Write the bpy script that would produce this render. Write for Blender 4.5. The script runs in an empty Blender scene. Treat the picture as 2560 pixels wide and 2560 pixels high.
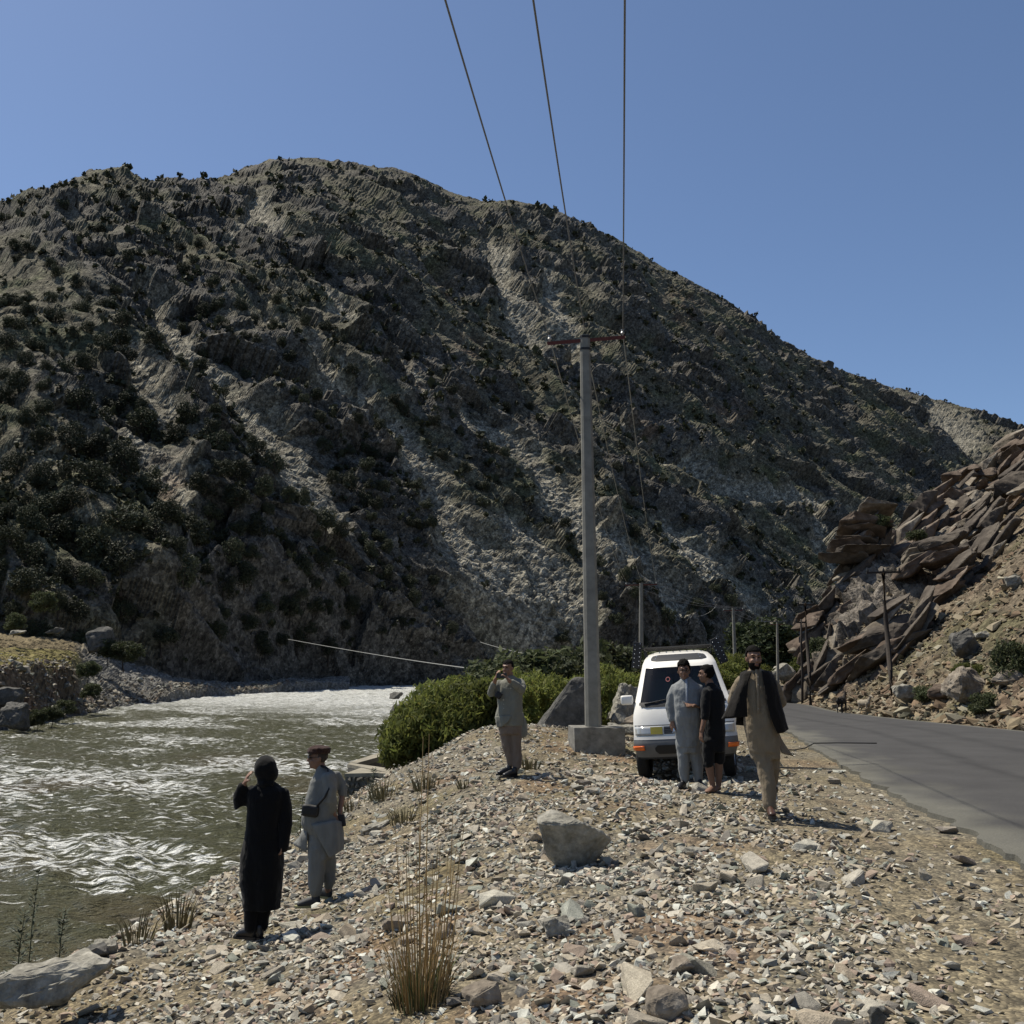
import bpy, bmesh, math, random
import numpy as np
from mathutils import Vector, Matrix, Quaternion, noise as mnoise
random.seed(7)
rng = np.random.default_rng(11)
scene = bpy.context.scene
COL = scene.collection
R = math.radians

# ------------------------------------------------------------------ camera
EYE = 1.5                      # the ground by the van is z = 0
FPX = 2500.0                   # focal length in pixels of the 2560 px wide photograph
PITCH = math.atan(420.0 / FPX)
cam_data = bpy.data.cameras.new('camera')
cam = bpy.data.objects.new('camera', cam_data)
COL.objects.link(cam)
cam.location = (0, 0, EYE)
cam.rotation_euler = (math.pi / 2 + PITCH, 0, 0)
cam_data.sensor_width = 36.0
cam_data.lens = FPX / 2560.0 * 36.0
cam_data.clip_start = 0.1
cam_data.clip_end = 6000.0
scene.camera = cam

# ------------------------------------------------------------------ light
SUN_AZ = R(-60)                # measured from +Y, negative = to the left
SUN_EL = R(62)
world = bpy.data.worlds.new('World')
scene.world = world
world.use_nodes = True
wn = world.node_tree.nodes
wl = world.node_tree.links
bg = wn['Background']
sky = wn.new('ShaderNodeTexSky')
sky.sky_type = 'NISHITA'
sky.sun_disc = False
sky.sun_elevation = SUN_EL
sky.sun_rotation = SUN_AZ
sky.altitude = 1800.0
sky.air_density = 1.0
sky.dust_density = 2.2
sky.ozone_density = 3.5
wl.new(sky.outputs['Color'], bg.inputs['Color'])
bg.inputs['Strength'].default_value = 0.096
sun_data = bpy.data.lights.new('sun', 'SUN')
sun_data.energy = 5.0
sun_data.angle = R(0.53)
sun_data.color = (1.0, 0.93, 0.80)
sun = bpy.data.objects.new('sun', sun_data)
COL.objects.link(sun)
sun_dir = Vector((math.sin(SUN_AZ) * math.cos(SUN_EL), math.cos(SUN_AZ) * math.cos(SUN_EL), math.sin(SUN_EL)))
sun.rotation_euler = sun_dir.to_track_quat('Z', 'Y').to_euler()
sun.location = sun_dir * 60
scene.view_settings.view_transform = 'Standard'
scene.view_settings.look = 'None'
scene.view_settings.exposure = 0.35
scene.view_settings.gamma = 1.0
scene.view_settings.use_curve_mapping = False
scene.cycles.use_denoising = True
scene.cycles.max_bounces = 6
scene.cycles.diffuse_bounces = 2
scene.cycles.glossy_bounces = 3
scene.cycles.transmission_bounces = 4
scene.cycles.transparent_max_bounces = 8
scene.cycles.sample_clamp_indirect = 4.0

# ------------------------------------------------------------------ geometry of the view
CP, SP = math.cos(PITCH), math.sin(PITCH)
def ray(px, py):
    u = (px - 1280.0) / FPX
    v = (1280.0 - py) / FPX
    return u, CP - v * SP, SP + v * CP
def at(px, py, D):
    """point at forward distance D (metres) that the photograph shows at pixel px, py"""
    x, y, z = ray(px, py)
    k = D / y
    return Vector((x * k, D, EYE + z * k))
def on_z(px, py, z):
    x, y, dz = ray(px, py)
    k = (z - EYE) / dz
    return Vector((x * k, y * k, z))
def project(X, Y, Z):
    dz = Z - EYE
    f = Y * CP + dz * SP
    v = -Y * SP + dz * CP
    return 1280.0 + FPX * X / f, 1280.0 - FPX * v / f

# ------------------------------------------------------------------ noise in numpy
def _h(ix, iy, seed):
    n = (ix.astype(np.int64) * 374761393 + iy.astype(np.int64) * 668265263 + seed * 974634777) & 0xffffffff
    n = ((n ^ (n >> 13)) * 1274126177) & 0xffffffff
    n = ((n ^ (n >> 16)) * 2246822519) & 0xffffffff
    return ((n ^ (n >> 15)) & 0xffffff).astype(np.float64) / 16777216.0
def gnoise(x, y, seed=0):
    x = np.asarray(x, float); y = np.asarray(y, float)
    ix = np.floor(x); iy = np.floor(y)
    fx = x - ix; fy = y - iy
    def g(dx, dy):
        a = _h(ix + dx, iy + dy, seed) * (2 * math.pi)
        return np.cos(a) * (fx - dx) + np.sin(a) * (fy - dy)
    sx = fx * fx * fx * (fx * (fx * 6 - 15) + 10)
    sy = fy * fy * fy * (fy * (fy * 6 - 15) + 10)
    a = g(0, 0); b = g(1, 0); c = g(0, 1); d = g(1, 1)
    return (a + (b - a) * sx + (c - a + (d - c - b + a) * sx) * sy) * 1.5
def fbm(x, y, octv=4, seed=0, gain=0.5):
    s = 0; amp = 1; tot = 0
    for k in range(octv):
        s = s + amp * gnoise(x, y, seed + 31 * k); tot += amp
        x = x * 2.03 + 5.2; y = y * 2.03 + 1.7; amp *= gain
    return s / tot
def ridged(x, y, octv=4, seed=0):
    s = 0; amp = 1; tot = 0
    for k in range(octv):
        s = s + amp * (1 - 2 * np.abs(gnoise(x, y, seed + 17 * k))); tot += amp
        x = x * 2.1 + 3.1; y = y * 2.1 + 7.3; amp *= 0.5
    return s / tot
def facets(x, y, seed=0, tilt=1.0):
    """blocky rock: every voronoi cell is a plane with its own height and tilt; returns height, cell value, edge distance"""
    ix = np.floor(x); iy = np.floor(y)
    best = np.full(x.shape, 9.0); sec = np.full(x.shape, 9.0)
    val = np.zeros(x.shape); hid = np.zeros(x.shape)
    for dx in (-1, 0, 1):
        for dy in (-1, 0, 1):
            cx = ix + dx; cy = iy + dy
            px = cx + _h(cx, cy, seed); py = cy + _h(cx, cy, seed + 1)
            ddx = x - px; ddy = y - py
            d = ddx * ddx + ddy * ddy
            h = _h(cx, cy, seed + 2)
            v = (h - 0.5) + tilt * ((_h(cx, cy, seed + 3) - 0.5) * ddx + (_h(cx, cy, seed + 4) - 0.5) * ddy)
            m = d < best
            sec = np.where(m, best, np.minimum(sec, d))
            val = np.where(m, v, val); hid = np.where(m, h, hid)
            best = np.where(m, d, best)
    return val, hid, np.sqrt(sec) - np.sqrt(best)
def sstep(a, b, x):
    t = np.clip((x - a) / (b - a), 0, 1)
    return t * t * (3 - 2 * t)
def mix3(a, b, m):
    return a * (1 - m[..., None]) + b * m[..., None]

# ------------------------------------------------------------------ objects
def tag(o, label=None, cat=None, group=None, kind=None):
    if label: o['label'] = label
    if cat: o['category'] = cat
    if group: o['group'] = group
    if kind: o['kind'] = kind
    return o
def link(name, data, parent=None, mat=None):
    o = bpy.data.objects.new(name, data)
    COL.objects.link(o)
    if parent is not None: o.parent = parent
    if mat is not None and data is not None:
        data.materials.clear() if len(data.materials) else None
        data.materials.append(mat)
    return o
def empty(name, loc=(0, 0, 0), rz=0.0):
    o = bpy.data.objects.new(name, None)
    COL.objects.link(o)
    o.empty_display_size = 0.2
    o.location = loc
    o.rotation_euler = (0, 0, rz)
    return o
def np_mesh(name, verts, faces, col=None, smooth=False):
    """mesh from numpy arrays; faces: (n,3) or (n,4)"""
    me = bpy.data.meshes.new(name)
    verts = np.ascontiguousarray(verts, dtype=np.float32)
    faces = np.ascontiguousarray(faces, dtype=np.int32)
    n, k = faces.shape
    me.vertices.add(len(verts)); me.vertices.foreach_set('co', verts.ravel())
    me.loops.add(n * k); me.loops.foreach_set('vertex_index', faces.ravel())
    me.polygons.add(n)
    me.polygons.foreach_set('loop_start', np.arange(0, n * k, k, dtype=np.int32))
    me.polygons.foreach_set('loop_total', np.full(n, k, dtype=np.int32))
    me.polygons.foreach_set('use_smooth', np.full(n, smooth, dtype=bool))
    me.update(calc_edges=True)
    me.validate()
    if col is not None:
        a = me.color_attributes.new('Col', 'FLOAT_COLOR', 'POINT')
        c = np.ones((len(verts), 4), np.float32); c[:, :3] = np.clip(col, 0, 1)
        a.data.foreach_set('color', c.ravel())
    return me
def grid_faces(nr, nc):
    i = np.arange(nr * nc).reshape(nr, nc)
    return np.stack([i[:-1, :-1], i[:-1, 1:], i[1:, 1:], i[1:, :-1]], -1).reshape(-1, 4)
def bm_obj(name, bm, mat, parent=None, smooth=False):
    me = bpy.data.meshes.new(name)
    bm.to_mesh(me); bm.free()
    if smooth: me.polygons.foreach_set('use_smooth', [True] * len(me.polygons))
    return link(name, me, parent, mat)
def copy_tree(o, parent=None):
    c = o.copy(); COL.objects.link(c); c.parent = parent
    for ch in o.children: copy_tree(ch, c)
    return c

# ------------------------------------------------------------------ materials
ALB = 0.62      # one scale on most base colours, lowered against raised exposure for darker shade
def new_mat(name):
    m = bpy.data.materials.new(name); m.use_nodes = True
    nt = m.node_tree
    return m, nt, nt.nodes['Principled BSDF']
def N(nt, typ, **kw):
    n = nt.nodes.new(typ)
    for k, v in kw.items():
        if k in n.inputs.keys() if isinstance(k, str) else False:
            n.inputs[k].default_value = v
        else:
            setattr(n, k, v)
    return n
def noise_node(nt, scale, detail=4, rough=0.55, vec=None, obj_coords=True):
    n = nt.nodes.new('ShaderNodeTexNoise')
    n.inputs['Scale'].default_value = scale
    n.inputs['Detail'].default_value = detail
    n.inputs['Roughness'].default_value = rough
    if vec is None:
        tc = nt.nodes.new('ShaderNodeTexCoord')
        vec = tc.outputs['Object']
    nt.links.new(vec, n.inputs['Vector'])
    return n
def ramp(nt, fac, stops):
    r = nt.nodes.new('ShaderNodeValToRGB')
    e = r.color_ramp.elements
    while len(e) < len(stops): e.new(0.5)
    for el, (p, c) in zip(e, stops):
        el.position = p
        el.color = (*c, 1) if len(c) == 3 else c
    nt.links.new(fac, r.inputs['Fac'])
    return r
def mulcol(nt, a, b, fac=1.0):
    m = nt.nodes.new('ShaderNodeMix'); m.data_type = 'RGBA'; m.blend_type = 'MULTIPLY'
    m.inputs['Factor'].default_value = fac
    nt.links.new(a, m.inputs['A']); nt.links.new(b, m.inputs['B'])
    return m.outputs['Result']
def bump(nt, bsdf, height, strength=0.4, dist=0.05):
    b = nt.nodes.new('ShaderNodeBump')
    b.inputs['Strength'].default_value = strength
    b.inputs['Distance'].default_value = dist
    nt.links.new(height, b.inputs['Height'])
    nt.links.new(b.outputs['Normal'], bsdf.inputs['Normal'])
    return b
def attr_mat(name, nscale=(1.5, 9.0), vary=(0.72, 1.22), bstr=0.6, bdist=0.1, rough=0.95, spec=0.15, chips=()):
    """ground and rock: base colour from the Col attribute, mottled by noise, with fine relief"""
    m, nt, b = new_mat(name)
    a = nt.nodes.new('ShaderNodeAttribute'); a.attribute_name = 'Col'
    n1 = noise_node(nt, nscale[0], 5, 0.65)
    n2 = noise_node(nt, nscale[1], 3, 0.6)
    r1 = ramp(nt, n1.outputs['Fac'], [(0.3, (vary[0] * ALB,) * 3), (0.7, (vary[1] * ALB,) * 3)])
    r2 = ramp(nt, n2.outputs['Fac'], [(0.3, (vary[0] ** .6,) * 3), (0.7, (vary[1] ** .6,) * 3)])
    c = mulcol(nt, a.outputs['Color'], r1.outputs['Color'])
    c = mulcol(nt, c, r2.outputs['Color'])
    for sc in chips:
        tcv = nt.nodes.new('ShaderNodeTexCoord'); vo = nt.nodes.new('ShaderNodeTexVoronoi'); vo.inputs['Scale'].default_value = sc
        nt.links.new(tcv.outputs['Object'], vo.inputs['Vector'])
        bw = nt.nodes.new('ShaderNodeRGBToBW'); nt.links.new(vo.outputs['Color'], bw.inputs[0])
        rv = ramp(nt, bw.outputs[0], [(.2, (.62,) * 3), (.8, (1.42,) * 3)])
        c = mulcol(nt, c, rv.outputs['Color'])
    nt.links.new(c, b.inputs['Base Color'])
    b.inputs['Roughness'].default_value = rough
    b.inputs['Specular IOR Level'].default_value = spec
    ad = nt.nodes.new('ShaderNodeMath'); ad.operation = 'ADD'
    nt.links.new(n1.outputs['Fac'], ad.inputs[0]); nt.links.new(n2.outputs['Fac'], ad.inputs[1])
    bump(nt, b, ad.outputs[0], bstr, bdist)
    return m
def plain_mat(name, col, rough=0.6, metal=0.0, spec=0.4, vary=0.0, scale=12.0, bstr=0.0, bdist=0.01, coat=0.0):
    m, nt, b = new_mat(name)
    if not metal and not coat: col = tuple(c * ALB for c in col)
    b.inputs['Base Color'].default_value = (*col, 1)
    b.inputs['Roughness'].default_value = rough
    b.inputs['Metallic'].default_value = metal
    b.inputs['Specular IOR Level'].default_value = spec
    if coat: b.inputs['Coat Weight'].default_value = coat; b.inputs['Coat Roughness'].default_value = 0.08
    if vary or bstr:
        n = noise_node(nt, scale, 4, 0.6)
        if vary:
            r = ramp(nt, n.outputs['Fac'], [(0.3, tuple(c * (1 - vary) for c in col)), (0.7, tuple(min(1, c * (1 + vary)) for c in col))])
            nt.links.new(r.outputs['Color'], b.inputs['Base Color'])
        if bstr: bump(nt, b, n.outputs['Fac'], bstr, bdist)
    return m
# ================================================================== the setting
M_rock = attr_mat('mountain_rock', (0.5, 2.4), (0.6, 1.35), 1.0, 0.45, chips=(1.1, 2.6))
def gravel_mat():
    m, nt, b = new_mat('gravel_ground')
    a = nt.nodes.new('ShaderNodeAttribute'); a.attribute_name = 'Col'
    tc = nt.nodes.new('ShaderNodeTexCoord')
    c = a.outputs['Color']; hs = None
    for sc, lo, hi in ((17.0, .72, 1.38), (46.0, .62, 1.5)):
        v = nt.nodes.new('ShaderNodeTexVoronoi'); v.inputs['Scale'].default_value = sc
        nt.links.new(tc.outputs['Object'], v.inputs['Vector'])
        bw = nt.nodes.new('ShaderNodeRGBToBW'); nt.links.new(v.outputs['Color'], bw.inputs[0])
        r = ramp(nt, bw.outputs[0], [(.25, (lo, lo, lo)), (.55, (1, .98, .95)), (.8, (hi, hi * .98, hi * .92))])
        c = mulcol(nt, c, r.outputs['Color'])
        inv = nt.nodes.new('ShaderNodeMath'); inv.operation = 'SUBTRACT'; inv.inputs[0].default_value = 1.0; nt.links.new(v.outputs['Distance'], inv.inputs[1])
        if hs is None: hs = inv.outputs[0]
        else:
            ad = nt.nodes.new('ShaderNodeMath'); ad.operation = 'MULTIPLY_ADD'; nt.links.new(inv.outputs[0], ad.inputs[0]); ad.inputs[1].default_value = .4; nt.links.new(hs, ad.inputs[2]); hs = ad.outputs[0]
    n = noise_node(nt, 2.2, 5, .6); r = ramp(nt, n.outputs['Fac'], [(.3, (.75 * ALB,) * 3), (.7, (1.22 * ALB,) * 3)])
    c = mulcol(nt, c, r.outputs['Color'])
    nt.links.new(c, b.inputs['Base Color']); b.inputs['Roughness'].default_value = .95; b.inputs['Specular IOR Level'].default_value = .15
    bump(nt, b, hs, 1.0, .022)
    return m
M_gravel = gravel_mat()
M_talus = attr_mat('talus_soil', (0.9, 7.0), (0.65, 1.3), 0.9, 0.15, chips=(3.5,))

# --- levels
def zroad(Y): return np.interp(Y, [-50, 45, 100, 120, 180, 230, 400], [0, 0, 0.25, 0.45, 1.5, 2.3, 4])
def zwater(Y): return np.interp(Y, [-60, 30, 110, 200, 300], [-2.25, -2.2, -1.1, 0.4, 1.2])
ROAD_L = ([-30, 0, 7.8, 10.2, 13.7, 19.2, 24, 29, 45, 67, 90, 108, 120, 140, 165, 200], [2.6, 3.2, 4.0, 4.5, 5.0, 6.0, 6.9, 7.9, 9.0, 11.5, 17, 22.5, 29, 38, 50, 62])
ROAD_R = ([-30, 0, 29, 38, 48, 67, 90, 108, 118, 135, 160, 200], [13, 14.2, 15.0, 14.8, 15.2, 18.6, 24, 29.5, 35, 46, 60, 76])
def road_l(Y): return np.interp(Y, *ROAD_L)
def road_r(Y): return np.interp(Y, *ROAD_R)

# --- mountain across the river -------------------------------------------------
SKY_LINE = [(-900, 700), (-500, 610), (-150, 545), (0, 528), (80, 495), (220, 440), (300, 436), (380, 462), (470, 472), (520, 455), (600, 430), (680, 402), (770, 400), (870, 412), (980, 424), (1040, 445), (1100, 475), (1200, 507), (1270, 503), (1340, 518), (1420, 555), (1500, 582), (1560, 612), (1640, 665), (1720, 702), (1800, 748), (1880, 802), (1960, 860), (2040, 905), (2120, 942), (2220, 1000), (2320, 1075), (2420, 1160), (2600, 1300), (2900, 1500)]
def s_of(px, py=1700):
    x, y, z = ray(px, py); return x / y
_sk = [(ray(px, py)[0] / ray(px, py)[1], ray(px, py)[2] / ray(px, py)[1]) for px, py in SKY_LINE]
SK_S = np.array([a for a, b in _sk]); SK_E = np.array([b for a, b in _sk])
_D0 = [(-900, 105), (-400, 112), (0, 120), (250, 130), (440, 142), (700, 168), (1000, 197), (1250, 217), (1500, 228), (1750, 252), (2000, 292), (2300, 322), (2900, 380)]
_D1 = [(-900, 260), (-400, 300), (0, 345), (300, 400), (600, 480), (1200, 525), (1700, 560), (2100, 600), (2900, 660)]
def D0_of(s): return np.interp(s, [s_of(p) for p, d in _D0], [d for p, d in _D0])
def D1_of(s): return np.interp(s, [s_of(p) for p, d in _D1], [d for p, d in _D1])

# pale scree chutes, traced down the slope: (px, py, half width)
def Z1(pts): return [(x * .673, 350 + y * .673, w * .673 * .5) for x, y, w in pts]
def Z2(pts): return [(1260 + x * .673, 700 + y * .673, w * .673 * .5) for x, y, w in pts]
SCREE = [
    Z1([(490, 640, 35), (620, 780, 70), (800, 950, 110), (950, 1130, 150), (1080, 1330, 220), (1180, 1450, 150)]),
    Z1([(1240, 930, 30), (1480, 1180, 70), (1620, 1430, 150), (1700, 1580, 190), (1800, 1700, 220), (1940, 1850, 200)]),
    Z1([(1470, 880, 40), (1560, 1000, 70), (1700, 1070, 70), (1932, 1230, 90)]),
    Z1([(1780, 400, 60), (1840, 560, 90), (1900, 680, 110), (1960, 790, 90)]),
    Z1([(370, 880, 40), (480, 1000, 80), (600, 1110, 60)]),
    Z1([(440, 1190, 60), (560, 1290, 120), (660, 1380, 90)]),
    Z1([(1130, 560, 40), (1230, 690, 70), (1330, 800, 40)]),
    Z1([(960, 740, 30), (1080, 850, 60), (1180, 960, 50), (1290, 1070, 50)]),
    Z1([(840, 430, 30), (930, 300, 70), (1010, 400, 40)]),
    Z2([(540, 960, 60), (700, 1140, 110), (860, 1300, 110), (920, 1350, 60)]),
    Z2([(640, 700, 40), (760, 790, 70), (1000, 860, 60), (1250, 905, 50)]),
    Z2([(0, 650, 80), (120, 820, 90), (250, 1010, 120), (360, 1160, 90)]),
    Z2([(0, 1000, 120), (140, 1190, 160), (260, 1330, 120)]),
    Z2([(330, 540, 40), (430, 620, 60), (560, 720, 50)]),
    Z2([(1090, 900, 40), (1180, 1100, 60), (1230, 1180, 60)]),
    Z2([(130, 40, 60), (170, 180, 90), (230, 330, 60)]),
    Z2([(330, 1020, 50), (470, 1150, 90), (620, 1300, 80)]),
]
def poly_mask(px, py, lines, soft=0.6):
    m = np.zeros(px.shape)
    for ln in lines:
        for (x0, y0, w0), (x1, y1, w1) in zip(ln[:-1], ln[1:]):
            dx, dy = x1 - x0, y1 - y0
            t = np.clip(((px - x0) * dx + (py - y0) * dy) / (dx * dx + dy * dy), 0, 1)
            d = np.hypot(px - x0 - t * dx, py - y0 - t * dy)
            w = w0 + (w1 - w0) * t
            m = np.maximum(m, 1 - sstep(1 - soft, 1 + soft, d / w))
    return m
RED = [(1085, 770, 45), (1020, 1000, 50), (1690, 800, 60), (1790, 1080, 60), (1580, 1130, 60), (930, 1230, 40), (400, 1250, 60), (1150, 920, 40)]
def blob_mask(px, py, blobs):
    m = np.zeros(px.shape)
    for x, y, r in blobs:
        m = np.maximum(m, 1 - sstep(0.3, 1.3, np.hypot(px - x, py - y) / r))
    return m

def slope_frame(X, Y, Z):
    b = Z * 1.15 + Y * 0.55
    return X * .64 - b * .77, X * .77 + b * .64       # along the fall line, across it

def mountain_mesh(px_a, px_b, ncol, nrow, D0f, D1f, SS, SE, seed=3, scree=SCREE, col_scale=1.0, zb_extra=0.0):
    s = np.linspace(s_of(px_a), s_of(px_b), ncol)
    D0 = D0f(s); D1 = D1f(s)
    E = np.interp(s, SS, SE)
    zr = EYE + D1 * E                                  # ridge height
    zb = zwater(D0) - 0.8 + zb_extra
    q = np.linspace(0, 1, nrow)[:, None]
    t = q * D0 / (D1 - q * (D1 - D0))
    # foot: a steep rock step of several metres before the slope settles
    step = np.interp(s, [s_of(p) for p in (-400, 250, 420, 700, 1150, 1400, 2900)], [0.012, 0.02, 0.05, 0.05, 0.045, 0.02, 0.01])
    prof = t * (1 - step) + step * sstep(0, 0.035, t) + 0.02 * np.sin(t * 9 + s * 14) * np.sin(np.pi * t)
    Y = D0 + t * (D1 - D0)
    Z = zb + prof * (zr - zb)
    X = s * Y
    # behind the ridge
    nb = 8
    Yb = D1 + np.linspace(6, 160, nb)[:, None] + 0 * s
    Zb = zr - np.linspace(1.5, 90, nb)[:, None] + 0 * s
    X = np.vstack([X, s * Yb]); Y = np.vstack([Y, Yb]); Z = np.vstack([Z, Zb])
    T = np.vstack([t, np.full((nb, ncol), 1.0)])
    px, py = project(X, Y, Z)
    al, ac = slope_frame(X, Y, Z)
    w1 = fbm(al / 40, ac / 40, 3, seed + 90) * 9
    sc = poly_mask(px + fbm(al / 9, ac / 9, 3, seed + 5) * 26, py + fbm(al / 9, ac / 9, 3, seed + 6) * 26, scree)
    rockn = fbm(ac / 34, al / 60, 4, seed + 20)
    rock = sstep(-0.22, 0.18, rockn) * (1 - sc)
    rock = np.maximum(rock, (1 - sstep(.035, .10, T)) * sstep(s_of(300), s_of(420), s)[None, :] * (1 - sc))
    fade = 1 - 0.85 * sstep(0.86, 1.0, T)
    foot = sstep(0.0, 0.03, T)
    g1 = ridged((ac + w1) / 62, al / 260, 3, seed + 1) * 8.5
    g2 = ridged((ac + w1 * .6) / 21, al / 110, 3, seed + 2) * 4.6 + ridged((ac + w1 * .3) / 8.5, al / 70, 2, seed + 4) * 1.5
    f1, h1, e1 = facets((ac + w1) / 15, (al + w1) / 25, seed + 40, 1.6)
    f2, h2, e2 = facets((ac + w1 * .5) / 5.5, al / 9, seed + 50, 1.5)
    f3, h3, e3 = facets(ac / 1.9, al / 2.7, seed + 60, 1.3)
    # ledges: risers that face the valley and flat treads above them
    lv = (Z + 0.35 * X + fbm(ac / 16, al / 30, 3, seed + 70) * 11) / 7.5
    fr = lv - np.floor(lv)
    ledge = (sstep(0.0, 0.30, fr) - fr) * 3.6 * sstep(-.1, .25, fbm(ac / 28, al / 28, 2, seed + 75))
    lv2 = (Z * 1.1 - 0.25 * X + fbm(ac / 7, al / 11, 4, seed + 71) * 9) / 2.6
    fr2 = lv2 - np.floor(lv2)
    ledge2 = (sstep(0.0, 0.4, fr2) - fr2) * 1.0 * sstep(-.05, .35, fbm(ac / 8, al / 10, 3, seed + 76))
    fsc = facets(ac / 1.1, al / 1.2, seed + 80, .9)
    dn = (g1 + g2 * (1 - .4 * sc)) * fade * foot
    dn = dn + rock * (f1 * 7.0 + f2 * 2.1 + ledge + ledge2 * .6) * (0.25 + .75 * fade) + (1 - rock) * (1 - sc) * (f2 * 0.8 + ledge2 * .4)
    dn = dn + f3 * (0.42 - 0.15 * sc) - sc * 1.0
    dn = dn + sc * (fsc[0] * 0.5)
    nrm = np.array([0.42, -0.5, 0.757])
    P = np.stack([X, Y, Z], -1) + dn[..., None] * nrm
    # colour of the stone itself
    crk = np.array([0.145, 0.135, 0.116]); csc = np.array([0.34, 0.315, 0.25]); cso = np.array([0.195, 0.178, 0.120]); cre = np.array([0.25, 0.165, 0.115])
    veg = sstep(-0.05, 0.3, fbm(ac / 12, al / 12, 4, seed + 30)) * (1 - rock)
    c = np.ones(P.shape) * crk
    c = c * (0.72 + 0.32 * h1 + 0.24 * h2)[..., None]
    c = mix3(c, np.ones(P.shape) * cso * (0.75 + .5 * h3)[..., None], (1 - rock) * 0.75)
    c = mix3(c, np.ones(P.shape) * np.array([0.11, 0.125, 0.06]), veg * .6)
    c = mix3(c, np.ones(P.shape) * csc * (0.6 + .75 * fsc[1])[..., None], sc)
    c = mix3(c, np.ones(P.shape) * cre, blob_mask(px, py, RED) * .55 * sstep(-.2, .3, fbm(al / 6, ac / 6, 3, seed + 33)))
    c = c * col_scale  # one even scale on the colour of the whole slope
    nr = P.shape[0]
    me = np_mesh('mountain', P.reshape(-1, 3), grid_faces(nr, ncol), c.reshape(-1, 3))
    return me, P, T, sc, rock

mt_me, MT_P, MT_T, MT_SC, MT_ROCK = mountain_mesh(-330, 2680, 785, 420, D0_of, D1_of, SK_S, SK_E)
mountain = tag(link('mountain', mt_me, None, M_rock), kind='structure')
mountain['label'] = 'rocky brown mountain slope with pale scree chutes across the river'

BACK = [(1700, 1000), (1900, 930), (2060, 925), (2130, 938), (2250, 975), (2350, 1005), (2450, 1032), (2530, 1066), (2600, 1110), (2700, 1180), (2950, 1400)]
_bk = [(ray(a, b)[0] / ray(a, b)[1], ray(a, b)[2] / ray(a, b)[1]) for a, b in BACK]
BSCREE = [[(2190, 990, 30), (2230, 1080, 45), (2290, 1150, 60), (2340, 1230, 50)], [(2330, 1070, 50), (2380, 1120, 60)]]
bk_me, BK_P, BK_T, BK_SC, BK_ROCK = mountain_mesh(1820, 2900, 330, 200, lambda s: 380 + 0 * s, lambda s: 790 + 60 * s, np.array([a for a, b in _bk]), np.array([b for a, b in _bk]), seed=203, scree=BSCREE, col_scale=.82)
tag(link('mountain', bk_me, None, M_rock), kind='structure')['label'] = 'farther scree covered ridge behind the mountain at right'

# --- valley floor under everything, out to the horizon
vf = np_mesh('valley_floor', [(-4000, -1500, -9), (4000, -1500, -9), (4000, 5000, -9), (-4000, 5000, -9)], np.array([[0, 1, 2, 3]]), np.full((4, 3), 0.16))
tag(link('valley_floor', vf, None, M_talus), kind='structure')

# --- near bank: gravel terrace, road bed -----------------------------------------
ctrl = [on_z(px, py, z) for px, py, z in [
    (650, 2335, -.80), (810, 2250, -.90), (1275, 1935, .06), (1905, 2040, .06), (1740, 1965, .05), (1665, 2490, 0.0), (1430, 2170, -.08),
    (1050, 2520, -.30), (600, 2545, -.65), (200, 2545, -.98), (0, 2500, -1.12), (60, 2450, -1.18), (180, 2408, -1.22), (340, 2318, -1.36), (480, 2238, -1.42),
    (600, 2165, -1.42), (740, 2092, -1.32), (860, 2003, -1.1), (1010, 1932, -.62), (1085, 1882, -.1), (1180, 1834, .22), (1300, 1803, .33), (1420, 1852, .28), (1540, 1852, .24),
    (2000, 1862, 0), (2100, 1920, 0), (2300, 2050, 0), (2560, 2200, 0), (2560, 2500, 0), (2100, 2500, 0), (2000, 2250, 0), (1800, 2300, .02), (1250, 2250, -.12), (1000, 2200, -.45), (1150, 2080, -.16), (900, 2400, -.5), (950, 2080, -.72)]]
ctrl += [Vector(p) for p in [(-7, 9, -2.9), (-7, 13, -3.1), (-6.6, 17, -3.1), (-6.2, 21, -3.1), (-6, 26, -3.2), (-6, 5, -2.7), (-5, 0, -2.4), (-12, 10, -5), (-12, 25, -5), (-3, 30, -2.7), (-1, 27, -1.0), (1.5, 27, -.2), (3, 31, 0), (-3, 37, -2.9), (0, 38, -2.4), (3, 38, -.6), (6, 5, 0), (8, 15, 0), (13, 10, 0), (10, 30, 0), (8, 38, 0), (15, 30, 0), (2.1, 16.2, -.10), (3.7, 16.3, -.07), (2.9, 18.6, -.05), (4.4, 18.8, -.03), (0, 0, -.1), (4, -3, 0), (-2, -3, -.8), (13, -3, 0)]]
CT = np.array(ctrl)
def _tps(r2): return 0.5 * r2 * np.log(np.maximum(r2, 1e-12))
_n = len(CT)
_K = _tps(((CT[:, None, :2] - CT[None, :, :2]) ** 2).sum(-1)) + np.eye(_n) * 0.01
_Pm = np.hstack([np.ones((_n, 1)), CT[:, :2]])
_A = np.vstack([np.hstack([_K, _Pm]), np.hstack([_Pm.T, np.zeros((3, 3))])])
_W = np.linalg.solve(_A, np.concatenate([CT[:, 2], np.zeros(3)]))
def z_near(X, Y):
    X = np.asarray(X, float); Y = np.asarray(Y, float)
    out = _W[_n] + _W[_n + 1] * X + _W[_n + 2] * Y
    for i in range(_n):
        out = out + _W[i] * _tps((X - CT[i, 0]) ** 2 + (Y - CT[i, 1]) ** 2)
    return out
XE = ([20, 30, 40, 60, 86, 107, 150, 220], [-2, 1.5, 3, 4.5, 13, 21, 33, 60])
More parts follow.
